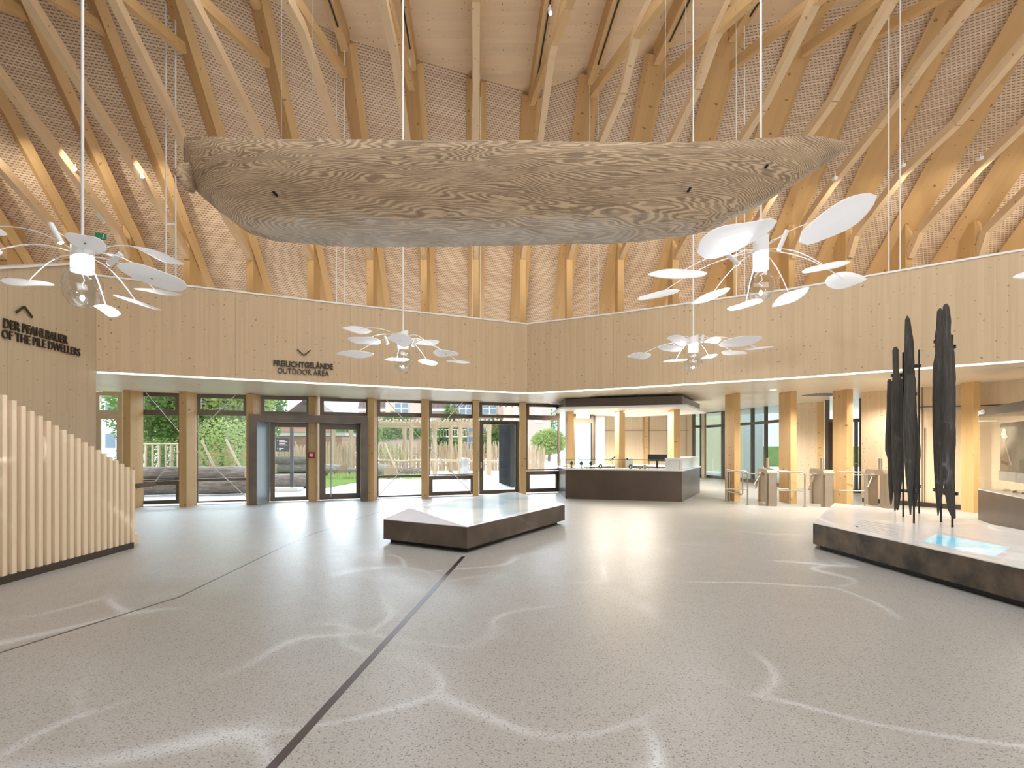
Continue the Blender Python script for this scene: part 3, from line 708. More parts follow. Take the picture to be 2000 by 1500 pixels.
# ------------------------------------------------------------------ rooms behind, right
def vwall(name, x0, Z0, x1, Z1, h0, h1, mat, th=.12):
    a, b = P(x0, 800, Z0), P(x1, 800, Z1); return wallstrip(name, [v3(a, 0), v3(b, 0)], h0, h1, th, mat)
structure(vwall('wall_back', 1160, 28, 1352, 28, 0, 3.6, M['panel']))
tag(vwall('white_pillar', 1163, 20.5, 1181, 20.5, 0, 3.2, M['white'], .4), 'bright white square pillar behind the left of the reception counter', 'pillar')
tag(vwall('brown_pilaster', 1155, 20.4, 1162.5, 20.4, 0, 3.2, M['counter'], .2), 'narrow brown pilaster left of the white pillar', 'pilaster')
mb = MB()
for px in (1180, 1219, 1256, 1268, 1303, 1340): p = P(px, 800, 27.97); mb.box((p.x, p.y, 1.6), (.02, .02, 3.6))
p, q_ = P(1180, 841, 27.96), P(1345, 841, 27.96); mb.beam(p, q_, .02, .025); structure(mb.build('trim_5', plain('panel_joint', (.35, .26, .17), .6)))
tag(vwall('wall_stile', 1259, 27.9, 1266, 27.9, 0, 3.5, M['column'], .2), 'slim timber stile on the panelled back wall behind the counter', 'stile')
def gwall(n, segs, hs=(0.05, 3.4), tr=2.62, mat='tealglass'):
    W_ = bpy.data.objects.new('window_%d' % n, None); COL.objects.link(W_); p0 = P(segs[0][0], 800, segs[0][1]); W_.location = v3(p0, 0); W_['kind'] = 'structure'
    for (x0, Z0), (x1, Z1) in zip(segs[:-1], segs[1:]):
        a, b = v3(P(x0, 800, Z0), 0), v3(P(x1, 800, Z1), 0); mb = MB(); u = (b-a).normalized(); nn = Vector((-u.y, u.x, 0))
        for p in (a, b): mb.beam(v3(p, 0), v3(p, hs[1]), .13, .12, nn)
        for h, t in ((.07, .14), (tr, .12), (hs[1]-.05, .12)): mb.beam(v3(a, h), v3(b, h), .1, t)
        mb.build('frame', M['frame'], W_); g = MB(); g.face([v3(a, .05), v3(b, .05), v3(b, hs[1]), v3(a, hs[1])]); g.build('pane', M[mat], W_)
    return W_
gwall(10, [(1355, 28.2), (1370, 28.6)])
structure(vwall('wall_nib_1', 1370, 28.4, 1376, 28.2, 0, 3.5, M['panel']))
gwall(11, [(1376, 28.6), (1412, 27.0), (1424, 26.6)])
gwall(12, [(1424, 26.4), (1470, 24.6), (1496, 23.3), (1529, 21.8)])
structure(vwall('wall_back_2', 1529, 21.6, 1598, 20.6, 0, 3.5, M['clt_right']))
structure(vwall('wall_nib_2', 1596, 20.4, 1610, 20.2, 0, 3.5, M['column'], .2))
structure(vwall('wall_nib_3', 1609, 20.1, 1616, 20.0, 0, 3.5, M['white'], .1))
W13 = gwall(13, [(1616, 19.6), (1683, 18.9)], (.02, 3.4), 2.5, 'glass')
p, q_ = P(1618, 880, 19.5), P(1640, 880, 19.3); o = MB().beam(v3((p+q_)/2, 1.22), v3((p+q_)/2+Vector((0, 0, .001)), 1.22), .4, .06).v
mb = MB(); mb.beam(v3(p, 1.25), v3(q_, 1.25), .05, 2.4); mb.build('door_leaf', plain('dark_brown_door', (.05, .033, .022), .4), W13)
p = P(1667, 880, 18.95); q_ = P(1672, 880, 18.9); mb = MB().beam(v3(q_, .05), v3(q_, 2.5), .1, .06, (0, 1, 0)); mb.build('door_stile', M['frame'], W13)
p = P(1675, 905, 18.7); MB().tube([p, p+Vector((0, -.06, 0)), p+Vector((-.13, -.06, 0))], .012).build('door_handle', M['steel'], W13)
structure(vwall('wall_right', 1682, 16.05, 1800, 14.75, 0, 3.5, M['clt_right']))
structure(vwall('wall_right_2', 1800, 14.75, 1893, 13.9, 0, 3.5, M['panel']))
structure(vwall('wall_right_3', 1893, 13.9, 2160, 11.5, 0, 3.5, M['panel']))
structure(vwall('baseboard_right', 1684, 15.95, 1893, 13.8, 0, .12, M['kick'], .05))
# panel joints on the cabinet wall
mb = MB()
for px, h0, h1 in ((1801, .12, 3.3), (1892, .12, 3.3), (1806, .12, 2.1)): Z = lerp(14.75, 13.9, (px-1800)/93)-.02; p = P(px, 800, Z); mb.box((p.x, p.y, (h0+h1)/2), (.012, .012, h1-h0))
a_, b_ = P(1795, 795, 14.76), P(1893, 793, 13.87); mb.beam(a_, b_, .02, .02)
a_, b_ = P(1895, 793, 13.84), P(2100, 785, 12.0); mb.beam(a_, b_, .02, .02)
structure(mb.build('trim_6', M['kick']))
# ceiling downlights and grille
for i, (px, py, lb) in enumerate(((1246, 766, 'round white downlight in the soffit above the counter canopy'), (1308, 763, 'small round downlight in the soffit right of the canopy box'),
        (1370, 781, 'round downlight in the soffit right of the canopy end'), (1510, 762, 'round downlight in the soffit left of the second turnstile column'), (1575, 770, 'round downlight in the soffit between the second and third column'), (1623, 746, 'oval looking downlight in the soffit near the third column'))):
    p = None
    h = 3.12 if py < 768 else 3.2; Z = F*(h-CH)/(HY-py); p = P(px, py, Z)
    T = thing('downlight', p, lb, 'ceiling light', 'soffit downlights'); MB().lathe([(.09, 0), (.1, -.012), (.12, 0.0)], p, 20).build('rim', M['white'], T); mb = MB().lathe([(0, -.006), (.09, -.006)], p, 20); mb.build('lens', M['downlight'], T)
p = P(1610, 770, F*(3.18-CH)/(HY-770)); mb = MB()
for i in range(9): mb.beam(p+Vector((-.45+.11*i, -.4, -.01)), p+Vector((-.45+.11*i, .4, -.01)), .04, .02)
tag(mb.build('ceiling_grille', plain('grille_grey', (.25, .24, .22), .5)), 'grey slotted ventilation grille in the soffit left of the third turnstile column', 'grille')
# warm downlight in the back area
for X, Z, e in ((7.5, 14.2, 90), (9.2, 12.6, 90), (5.5, 24.5, 260), (8.8, 20, 110), (9.75, 14.9, 34), (11.0, 11.6, 60)):
    light('soffit_downlight_beam', 'SPOT', (X, Z, 2.98), (X, Z+.1, 0), e*5.4, (1, .92, .80), .08, spot=150, blend=.8)
light('canopy_light', 'AREA', (3.7, 18.4, 2.70), (3.7, 18.4, 0), 400, (1, .9, .74), 2.2, 1.6)

# what stands beyond the glass walls on the right
structure(vwall('wall_vestibule', 1340, 37, 1452, 34, 0, 6, plain('cream_vestibule_wall', (.62, .55, .36), .7)))
structure(vwall('wall_vestibule_2', 1452, 33.5, 1490, 33, 0, 6, plain('pale_vestibule_wall', (.60, .62, .60), .7)))
tag(vwall('distant_building', 1480, 60, 1560, 58, 0, 5.2, M['render_wall']), 'pale building far outside the glass wall between the first two turnstile columns', 'building')
tag(vwall('garden_hedge', 1480, 45, 1700, 44, 0, 1.6, M['leafa'], 1.0), 'green hedge outside the glass wall on the right', 'hedge')
# ------------------------------------------------------------------ turnstiles
def turnstile(fx, fz, bx, bz, lb, full=True):
    f, b = Vector((fx, fz, 0)), Vector((bx, bz, 0)); d = (b-f).normalized(); n = Vector((-d.y, d.x, 0)); H = .98; w = .25
    T = thing('turnstile', (f+b)/2, lb, 'turnstile', 'tripod turnstiles')
    for nm, c in (('leg', f+d*.16), ('leg', b-d*.16)):
        poly = [c-d*.13+n*w*.36, c-d*.13-n*w*.36, c-d*.07-n*w/2, c+d*.13-n*w/2, c+d*.13+n*w/2, c-d*.07+n*w/2]
        MB().prism([(p.x, p.y) for p in poly][::-1], 0, .86).build(nm, M['steelw'], T)
    A = f+d*.02; B = b-d*.02; mb = MB(); L = (B-A).length
    prof = [(0, .86), (0, .9), (.1, .98), (L-.1, .98), (L, .9), (L, .86), (L-.28, .84), (.28, .84)]
    s1 = [v3(A+d*s+n*w/2, z) for s, z in prof]; s2 = [v3(A+d*s-n*w/2, z) for s, z in prof]
    mb.face(s1); mb.face(s2[::-1])
    for k in range(len(prof)): k2 = (k+1) % len(prof); mb.face([s1[k], s2[k], s2[k2], s1[k2]])
    mb.build('housing', M['steelw'], T)
    c = (A+B)/2+n*(w/2+.04); c.z = .83
    MB().tube([c-n*.06, c+n*.05], .05, 12).build('hub', M['steel'], T)
    for ang, dn in ((0, 0), (1, 1), (2, 1)):
        dv = (n*1.0 if ang == 0 else (n*.45-d*.55-Vector((0, 0, 1))*.6 if ang == 1 else n*.25+d*.25-Vector((0, 0, 1))*.95)).normalized()
        MB().tube([c, c+dv*.46], .016, 8).build('arm', M['steel'], T)
    p = (A+B)/2-n*.02; MB().tube([v3(p, .98), v3(p, 1.28)], .05, 14).build('card_reader', M['steel'], T)
    p = A+d*.35; MB().box((p.x, p.y, .984), (.12, .12, .01)).build('status_light', M['green'], T)
turnstile(6.96, 14.77, 7.37, 16.3, 'brushed steel tripod turnstile nearest the reception counter')
turnstile(8.30, 14.46, 8.60, 15.75, 'brushed steel tripod turnstile between the second and third column')
turnstile(9.72, 14.2, 9.95, 15.4, 'brushed steel tripod turnstile half hidden behind the dark piles')
def rail(px, base, dx, lb, h=.92, h2=.42):
    p = G(px, base); q_ = p+Vector((dx, .15 if dx < 0 else .0, 0)); T = thing('barrier_rail', p, lb, 'barrier rail', 'steel barrier rails')
    e = .08*(1 if dx > 0 else -1)
    MB().tube([v3(p, 0), v3(p, h-.08), v3(p+Vector((e*.3, 0, 0)), h-.02), v3(p+Vector((e, 0, 0)), h), v3(q_, h)], .019, 8).build('upright', M['steel'], T)
    MB().tube([v3(p, h2), v3(q_, h2)], .015, 8).build('lower_bar', M['steel'], T)
    MB().lathe([(0, .0), (.05, 0), (.045, .012), (0, .013)], p, 12).build('foot_plate', M['steel'], T)
rail(1460, 985.5, -.55, 'steel barrier rail between the first column and the first turnstile')
rail(1541, 984.5, -.6, 'steel barrier rail joining the first turnstile to the second column')
rail(1572, 989.5, -.6, 'steel barrier rail between the second column and the second turnstile')
rail(1649, 983, -.6, 'steel barrier rail in front of the third column, right of the second turnstile')
rail(1689, 990, -.6, 'steel barrier rail between the third column and the third turnstile')
p = G(1419, 979.5); T = thing('swing_gate', p, 'small steel swing gate with rectangular frame at the first freestanding column', 'gate')
MB().tube([v3(p, 0), v3(p, .98)], .03, 10).build('gate_post', M['steel'], T)
q_ = p+Vector((.12, -.75, 0)); MB().tube([v3(p, .93), v3(q_, .90), v3(q_+Vector((.02, -.03, 0)), .86), v3(q_+Vector((.02, -.03, 0)), .3), v3(q_, .26), v3(p, .30)], .018, 8).build('gate_frame', M['steel'], T)
MB().tube([v3(p+Vector((.12, .1, 0)), 0), v3(p+Vector((.12, .1, 0)), .93)], .04, 10).build('post_cover', M['steelw'], T)

# ------------------------------------------------------------------ map table in the middle
HT = .40
def G2(x, y, h): return G(x, y, h)
tv = [G(749, 1014, HT), G(912, 1029, HT), G(1103, 985, HT), G(1006, 960.5, HT), G(880, 975, HT), G(800, 992, HT)]
T = thing('map_table', v3(sum(tv, Vector())/6, 0), 'low angular bronze plinth table with a pale blue lake map top in the hall middle', 'display table')
def scaled(poly, m):
    c = sum(poly, Vector())/len(poly); return [c+(p-c).normalized()*max((p-c).length-m, .01) for p in poly]
MB().prism([(p.x, p.y) for p in tv], .075, HT-.008).build('body', M['bronze'], T)
MB().prism([(p.x, p.y) for p in scaled(tv, .16)], 0, .075).build('plinth_base', M['black'], T)
MB().prism([(p.x, p.y) for p in tv[1:]], HT-.008, HT).build('white_top', M['whitesolid'], T)
MB().prism([(p.x, p.y) for p in (tv[0], tv[1], tv[5])], HT-.008, HT).build('grey_end_panel', M['grey'], T)
sp = [lerp(tv[1], tv[3], .03), lerp(tv[2], tv[5], .06), lerp(tv[3], tv[1], .03), lerp(tv[4], tv[2], .06), lerp(tv[5], tv[2], .09)]
MB().prism([(p.x, p.y) for p in sp], HT, HT+.004).build('lake_map', M['mapscreen'], T)
# ------------------------------------------------------------------ plinth with prehistoric piles
HP = .40
pv = [G(1588, 1021, HP), G(2000, 1110.6, HP), G(2000, 1036, HP), G(1820, 1003, HP), G(1630, 982, HP)]
near = pv[0]+(pv[1]-pv[0])*1.35; pvv = [pv[0], near, near+Vector((2.4, .3, 0)), pv[2]+(pv[2]-pv[3])*.4, pv[2], pv[3], pv[4]]
T = thing('exhibit_plinth', v3(sum(pvv, Vector())/7, 0), 'large low plinth with white top and mottled metal sides carrying the black piles', 'plinth')
MB().prism([(p.x, p.y) for p in pvv], .07, HP-.01).build('body', M['patina'], T)
MB().prism([(p.x, p.y) for p in scaled(pvv, .09)], 0, .07).build('plinth_base', M['black'], T)
MB().prism([(p.x, p.y) for p in pvv], HP-.01, HP).build('white_top', M['whitesolid'], T)
sc = [G(1801, 1058, HP), G(1943, 1087, HP), G(1972, 1070, HP), G(1829, 1043, HP)]
MB().prism([(p.x, p.y) for p in sc], HP, HP+.004).build('media_screen', M['lakescreen'], T)
fp = [G(1785, 1057, HP), G(1949, 1095, HP), G(1990, 1070, HP), G(1823, 1036, HP)]
MB().prism([(p.x, p.y) for p in fp], HP, HP+.002).build('screen_surround', plain('pale_screen_surround', (.72, .74, .77), .25), T)
mb = MB()
for i in range(7):
    a_, b_ = G(1680-i*3.2+random.random()*2, 1016+i*2.4, HP+.001), G(1772-i*4-random.random()*10, 1031+i*2.6, HP+.001); d = (b_-a_)
    s_ = 0
    while s_ < 1:
        e_ = min(1, s_+random.uniform(.03, .09)); mb.beam(lerp(a_, b_, s_), lerp(a_, b_, e_), .018, .001); s_ = e_+.02
mb.build('printed_text', M['textgrey'], T)
p = G(1674, 1029, HP); MB().lathe([(0, 0), (.015, 0), (.012, .006), (0, .006)], p, 10).build('push_button', M['black'], T)

def pile(name, pts, Z, lb, seed):
    """pts: (px_left, px_right, py) outline rows from top to bottom, at distance Z"""
    rnd = random.Random(seed); rings = []; n = 20
    rows = []
    for i in range(len(pts)-1):
        a, b = pts[i], pts[i+1]; k = max(1, int(abs(b[2]-a[2])/9))
        for j in range(k): rows.append(tuple(lerp(a[q], b[q], j/k) for q in range(3)))
    rows.append(pts[-1])
    ph = [rnd.random()*6.28 for _ in range(6)]
    for l, r, y in rows:
        c = P((l+r)/2, y, Z); rad = max((r-l)/2/F*Z, .004); ring = []
        for k in range(n):
            t = 2*math.pi*k/n
            q = 1+.07*math.sin(3*t+ph[0]+c.z*.8)+.05*math.sin(5*t+ph[1]+c.z*1.7)+.05*math.sin(2*t+ph[2]-c.z*2.3)+rnd.uniform(-.035, .035)
            ring.append(c+Vector((math.cos(t)*rad*q, math.sin(t)*rad*.85*q, rnd.uniform(-.006, .006))))
        rings.append(ring)
    o = MB().loft(rings).build(name, M['pile']); tag(o, lb, 'wooden pile', 'blackened prehistoric piles'); return o
pile('wooden_pile', [(1735, 1739, 741), (1733, 1741, 745), (1732, 1748, 800), (1730, 1747, 850), (1730, 1747, 880), (1735, 1747, 897), (1736, 1746, 945), (1738, 1743, 975), (1739.5, 1741, 986)], 9.6, 'leftmost short rough blackened pile, knobbly and pointed at its foot', 1)
pile('wooden_pile', [(1746, 1751, 678), (1743, 1754, 684), (1744, 1755, 728), (1743, 1760, 742), (1742, 1763, 790), (1744, 1764, 850), (1745, 1764, 910), (1746, 1761, 945), (1748, 1758, 975), (1750, 1756, 992), (1751, 1754, 996)], 9.1, 'straight grooved pile with narrow neck, second from the left', 2)
pile('wooden_pile', [(1771, 1773, 617), (1768, 1777, 625), (1767, 1783, 668), (1767, 1785, 740), (1768, 1788, 800), (1770, 1792, 850), (1772, 1796, 880), (1776, 1794, 930), (1780, 1791, 975), (1784, 1788, 990)], 9.3, 'tall pile with sharp pointed top in the left group', 3)
pile('wooden_pile', [(1771, 1784, 732), (1769, 1786, 745), (1766, 1785, 780), (1764, 1784, 820), (1766, 1786, 880), (1769, 1784, 930), (1773, 1781, 965), (1777, 1779.5, 1005)], 8.6, 'blunt topped browner pile standing in front of the pointed tall one', 4)
pile('wooden_pile', [(1834, 1838, 603), (1831, 1841, 608), (1830, 1841, 640), (1827, 1840, 655), (1828, 1840, 690), (1824, 1842, 715), (1823, 1842, 780), (1824, 1843, 840), (1826, 1842, 900), (1828, 1840, 960), (1830, 1836, 990), (1831, 1833, 1007)], 8.7, 'slim dark pile at the left of the right-hand pair', 5)
pile('wooden_pile', [(1844, 1850, 594), (1842, 1853, 600), (1841, 1856, 628), (1841, 1855, 650), (1843, 1862, 690), (1841, 1864, 730), (1840, 1865, 800), (1842, 1866, 860), (1842, 1864, 920), (1847, 1864, 960), (1853, 1865, 995), (1860, 1866, 1012)], 8.2, 'tallest and thickest blackened pile, rightmost of all', 6)
stands = [(1748, 997, 800, 9.75), (1764, 1010, 688, 8.9), (1785, 1022, 745, 8.3), (1795, 1003, 683, 9.9), (1838, 1020, 720, 8.45), (1860, 1030, 654, 7.95)]
slb = ['leftmost thin black steel support rod behind the grooved pile', 'black steel support rod right of the grooved pile', 'black steel support rod in front of the blunt topped pile', 'black steel support rod right of the pointed tall pile', 'black steel support rod between the right-hand pair of piles', 'short footed black steel support rod behind the tallest pile']
tied = [[(1737, 1757, 890)], [(1742, 1766, 958), (1743, 1766, 733)], [(1770, 1788, 959), (1766, 1788, 770)], [(1784, 1797, 950), (1784, 1797, 715)], [(1825, 1843, 957), (1826, 1842, 667)], [(1845, 1868, 964), (1844, 1864, 678)]]
for (px, by, ty, Z), lb, tb in zip(stands, slb, tied):
    p = G(px, by, HP); Z = p.y; tp = P(px, ty, Z)
    T = thing('support_rod', p, lb, 'support rod', 'support rods of the piles')
    MB().tube([p, tp], .014, 8).build('rod', M['black'], T)
    for l, r, y in tb:
        c = P((l+r)/2, y, Z+.15); rad = (r-l)/2/F*Z
        mb = MB(); 
        for dz in (-.012, .014): mb.tube([c+Vector((math.cos(t)*rad*1.02, math.sin(t)*rad*.95, dz)) for t in [k*math.pi/9 for k in range(19)]], .011, 6)
        mb.build('clamp', M['black'], T)

# ------------------------------------------------------------------ hunting showcase on the right
J0, J1 = Vector((10.2, 12.1, 0)), Vector((8.05, 7.55, 0)); jd = (J1-J0).normalized(); jn = Vector((-jd.y, jd.x, 0))
J0b, J1b = J0+jn*1.3, J1+jn*1.3
T = thing('showcase', v3((J0+J1b)/2, 0), 'big glass showcase with dark brown base and header lettered JAGD at the right edge', 'showcase')
def jq(h0, h1, sh=0): return [(p.x, p.y) for p in (J0, J1, J1b, J0b)]
MB().prism(jq(0, 0), .0, .66).build('base', M['counter'], T)
MB().prism(jq(0, 0), .66, .675).build('white_shelf', M['whitesolid'], T)
MB().prism(jq(0, 0), 2.25, 2.42).build('header', M['counter'], T)
mb = MB()
for a_, b_ in ((J0, J1), (J0, J0b), (J1, J1b), (J0b, J1b)): mb.face([v3(a_, .675), v3(b_, .675), v3(b_, 2.25), v3(a_, 2.25)])
mb.build('glazing', M['vitrine'], T)
def mk_hunter():
    q = N('printed_backdrop'); g = q.n('NewGeometry'); f = q.noise(g.outputs['Position'], 5, 4); 
    return q.bsdf(q.mix(f, (.26, .24, .20), (.42, .38, .31)), .5)
bp0, bp1 = J0+jn*.38+jd*.05, J0+jn*.38+jd*2.6
MB().beam(v3(bp0, 1.57), v3(bp1, 1.57), .03, 1.05).build('backdrop', mk_hunter(), T)
MB().beam(v3(bp0-jn*.03, .98), v3(bp1-jn*.03, .98), .03, .2).build('label_rail', M['white'], T)
# printed figure: a person bending forward in hide clothing with a fur cap, as flat print
def poly_on(bp, pts, off, nm, mat):
    q = [v3(bp-jn*off+jd*x, z) for x, z in pts]; mb = MB(); mb.face(q); return mb.build(nm, mat, T)
tan = plain('print_hide_tan', (.50, .36, .25), .6); ltan = plain('print_fur_white', (.75, .70, .62), .6); dk = plain('print_brown', (.22, .15, .10), .6)
poly_on(bp0, [(.10, 1.08), (.42, 1.06), (.50, 1.20), (.40, 1.42), (.36, 1.62), (.22, 1.70), (.08, 1.62), (.02, 1.40), (.05, 1.2)], .017, 'print_torso', tan)
poly_on(bp0, [(.30, 1.60), (.36, 1.58), (.60, 1.28), (.66, 1.24), (.62, 1.20), (.54, 1.24)], .019, 'print_arm', ltan)
poly_on(bp0, [(.24+.10*math.cos(t), 1.76+.12*math.sin(t)) for t in [k*.5236 for k in range(12)]], .020, 'print_head', plain('print_skin', (.55, .38, .28), .6))
poly_on(bp0, [(.06, 1.86), (.14, 1.78), (.34, 1.76), (.44, 1.80), (.36, 1.86), (.32, 1.96), (.2, 1.99), (.12, 1.92)], .022, 'print_fur_cap', ltan)
poly_on(bp0, [(.06, 1.24), (.46, 1.20), (.48, 1.26), (.07, 1.31)], .021, 'print_belt', dk)
light('showcase_fill', 'AREA', tuple(v3((J0+J1b)/2, 2.24)), tuple(v3((J0+J1b)/2, 0)), 60, (1, .95, .86), .8, .8)  # added area light that brightens the case interior
for k, (s_, w_) in enumerate(((.45, .12), (.9, .08), (1.1, .10), (1.35, .07))):
    p = J0+jd*s_+jn*.35; mb = MB().lathe([(0, 0), (w_*.5, 0), (w_*.6, .02), (w_*.3, .035), (0, .03)], v3(p, .675), 9)
    tag(mb.build('flint_tool', M['kick'] if k % 2 else M['bone']), ['small pale flint tool at the left front of the hunting showcase', 'dark flint flake second from left in the hunting showcase', 'pale flint scraper third from left in the hunting showcase', 'dark flint point nearest the frame edge in the hunting showcase'][k], 'exhibit', 'flint tools in the showcase')

# ------------------------------------------------------------------ lettering
def text_mesh(txt, O, dirv, width, height, mat, name, parent, bold=0.0, depth=.02, nrm=None):
    cu = bpy.data.curves.new('t', 'FONT'); cu.body = txt; cu.size = 1; cu.offset = bold; cu.extrude = .5; cu.resolution_u = 4; cu.space_character = 1.0
    ob = bpy.data.objects.new('t', cu); COL.objects.link(ob); dg = bpy.context.evaluated_depsgraph_get(); me = bpy.data.meshes.new_from_object(ob.evaluated_get(dg))
    COL.objects.unlink(ob); bpy.data.objects.remove(ob)
    xs_ = [v.co.x for v in me.vertices]; ys_ = [v.co.y for v in me.vertices]; x0, x1, y0 = min(xs_), max(xs_), 0
    cap = .70; dirv = Vector(dirv).normalized(); nrm = nrm or Vector((dirv.y, -dirv.x, 0))
    off = Vector(parent.location) if parent else Vector()
    for v in me.vertices:
        c = v.co.copy(); v.co = Vector(O)+dirv*((c.x-x0)/(x1-x0)*width)+Vector((0, 0, 1))*(c.y/cap*height)+nrm*(.012+(c.z+.5)*depth)-off
    me.materials.clear(); me.materials.append(mat); o = bpy.data.objects.new(name, me); COL.objects.link(o); o.parent = parent; return o
def fascpt(px, H):
    Z = fascZ(px); return Vector(((px-CX)/F*Z, Z, H))
fd = (fasc[1]-fasc[0]).normalized()
def Hat(px, py, Z): return CH+(HY-py)*Z/F
a_ = fascpt(534, 0); b_ = fascpt(650, 0); a_.z = b_.z = Hat(534, 714.5, a_.y)
T = thing('wall_lettering', a_, 'dark lettering FREILICHTGELÄNDE OUTDOOR AREA with down arrow above the portal doors', 'lettering')
text_mesh('FREILICHTGELÄNDE', a_, b_-a_, (b_-a_).length, .125, M['letters'], 'german_line', T, .034)
c_ = fascpt(542, 0); e_ = fascpt(642, 0); dl0 = e_-c_; c_.z = Hat(542, 729, c_.y)
text_mesh('OUTDOOR AREA', c_, dl0, (v3(e_, c_.z)-c_).length, .125, M['letters'], 'english_line', T, 0)
def chev(pts, T, w=.022, n=None):
    mb = MB()
    for i in range(len(pts)-1): mb.beam(pts[i], pts[i+1], .02, w, (0, 0, 1))
    return mb.build('arrow', M['letters'], T)
chev([P(580.5, 682, fascZ(580)-.03), P(593.5, 694, fascZ(593)-.03), P(606.5, 684, fascZ(606)-.03)], T)
def LWpt(px, H=0):                                     # point of the left wall on the ray px
    s_ = (px-CX)/F; t = (-8.18-s_*10.87)/(-s_-.0926); p = LW(t); return Vector((p.x+.0, p.y, H))
a_ = LWpt(4); b_ = LWpt(130); hh = Hat(4, 637, a_.y); a_.z = (Hat(4, 637, a_.y)+Hat(130, 674, b_.y))/2
print('LEFTTEXT', Hat(4, 637, a_.y), Hat(130, 674, b_.y))
T = thing('wall_lettering', a_, 'large dark lettering DER PFAHLBAUER OF THE PILE DWELLERS with up arrow on the left wall', 'lettering')
dl = v3(b_, 0)-v3(a_, 0)
text_mesh('DER PFAHLBAUER', a_, dl, dl.length, .145, M['letters'], 'german_line', T, .022)
c_ = LWpt(1); e_ = LWpt(154); c_.z = (Hat(1, 657, c_.y)+Hat(154, 698, e_.y))/2; dl = v3(e_, 0)-v3(c_, 0)
text_mesh('OF THE PILE DWELLERS', c_, dl, dl.length, .14, M['letters'], 'english_line', T, .006)
sh = Vector((.03, 0, 0)); chev([P(28, 610, LWpt(28).y)+sh, P(44, 598.5, LWpt(44).y)+sh, P(60, 620, LWpt(60).y)+sh], T, .03)
p0 = v3(J0, 2.30)-jn*0.0; T = bpy.data.objects['showcase']
text_mesh('JAGD', v3(J0+jd*.06, 2.29), jd, .40, .09, M['white'], 'header_lettering', T, .0, .01, -jn)

# ------------------------------------------------------------------ slatted stair balustrade, left
B0, B1 = Vector((-5.97, 6.45, 0)), Vector((-6.03, 8.77, 0))
T = thing('stair_balustrade', v3((B0+B1)/2, 0), 'balustrade of upright pale timber slats stepping down beside the left stair', 'balustrade')
nsl = 19; dd = (B1-B0)/(nsl-1)*.985
topz = lambda p: lerp(2.20, 1.21, (p.y-6.45)/2.32)
for k in range(-3, nsl):
    p = B0+dd*k; z1 = topz(p)
    MB().box((p.x+.0, p.y, (z1+.09)/2), (.11, .062, z1-.09)).build('slat', M['slat'], T)
q0, q1 = B0-dd*3, B0+dd*(nsl-1)
mb = MB(); mb.prism([(q0.x-.09, q0.y), (q0.x-.06, q0.y), (q1.x-.06, q1.y), (q1.x-.09, q1.y)], .05, lambda p: lerp(1.98, .98, (p[1]-6.45)/2.32)); mb.build('back_panel', M['slat'], T)
MB().beam((q0.x+.02, q0.y, .045), (q1.x+.02, q1.y-.02, .045), .1, .09).build('kickboard', M['kick'], T)
mb = MB(); mb.beam((q1.x-.12, q1.y-1.5, 1.65), (q1.x-.12, q1.y+.1, .97), .05, .06); mb.beam((q1.x-.12, q1.y+.1, .95), (q1.x-.02, q1.y+.62, .97), .06, .07)
mb.build('handrail', M['bronze'], T)
MB().tube([(q1.x-.05, q1.y+.1, .93), (q1.x-.05, q1.y+.1, .86), (q1.x-.05, q1.y-.05, .86)], .012).build('handrail_bracket', M['bronze'], T)
# stair flight behind
T2 = thing('staircase', (-6.9, 7.6, 0), 'pale timber staircase rising behind the slatted balustrade', 'staircase')
for k in range(9):
    MB().box((-6.85, 9.0-.29*k, .085+.17*k*1.0-.085*k*.0), (1.35, .30, .17)).build('step', M['slat'], T2)

# ------------------------------------------------------------------ inlaid floor joints
def inlay(n, pts, w):
    mb = MB()
    for i in range(len(pts)-1): mb.beam(pts[i], pts[i+1], w, .004)
    return structure(mb.build('floor_inlay_%d' % n, plain('dark_metal_inlay', (.10, .09, .10), .3, .6)))
e0 = G(905, 1087); e1 = G(530, 1500); 
inlay(1, [e0, e1, e1+(e1-e0)*.25], .055)
inlay(2, [G(0, 1275)+(G(0, 1275)-G(350, 1166))*.3, G(0, 1275), G(350, 1166), G(590, 1050), G(800, 980)], .022)

# ------------------------------------------------------------------ dugout canoe
Zc = 5.45
st = [ # px, top y, bottom y, half depth (m)
 (367, 322, 345, .10), (369, 288, 356, .20), (374, 268, 372, .26), (392, 267, 392, .33), (418, 267, 414, .38), (450, 268, 438, .42), (500, 269, 453, .45), (560, 270, 457, .47), (640, 271, 461, .48),
 (720, 272, 463, .48), (800, 273, 462, .48), (880, 274, 461, .48), (960, 274, 460, .48), (1040, 275, 460, .48), (1120, 276, 458, .47), (1200, 277, 456, .46), (1280, 277, 452, .45), (1340, 277, 446, .43), (1390, 276, 437, .40), (1430, 274, 424, .37),
 (1470, 271, 406, .33), (1510, 268, 386, .29), (1550, 266, 361, .24), (1585, 266, 338, .20), (1615, 270, 320, .16), (1638, 274, 305, .12), (1648, 278, 298, .09)]
from mathutils import noise as mn
def resample(st, n):
    out = []
    for i in range(n):
        t = i/(n-1)*(len(st)-1); k = min(int(t), len(st)-2); f = t-k; out.append(tuple(lerp(st[k][j], st[k+1][j], f) for j in range(4)))
    return out
rings = []; NS = 30
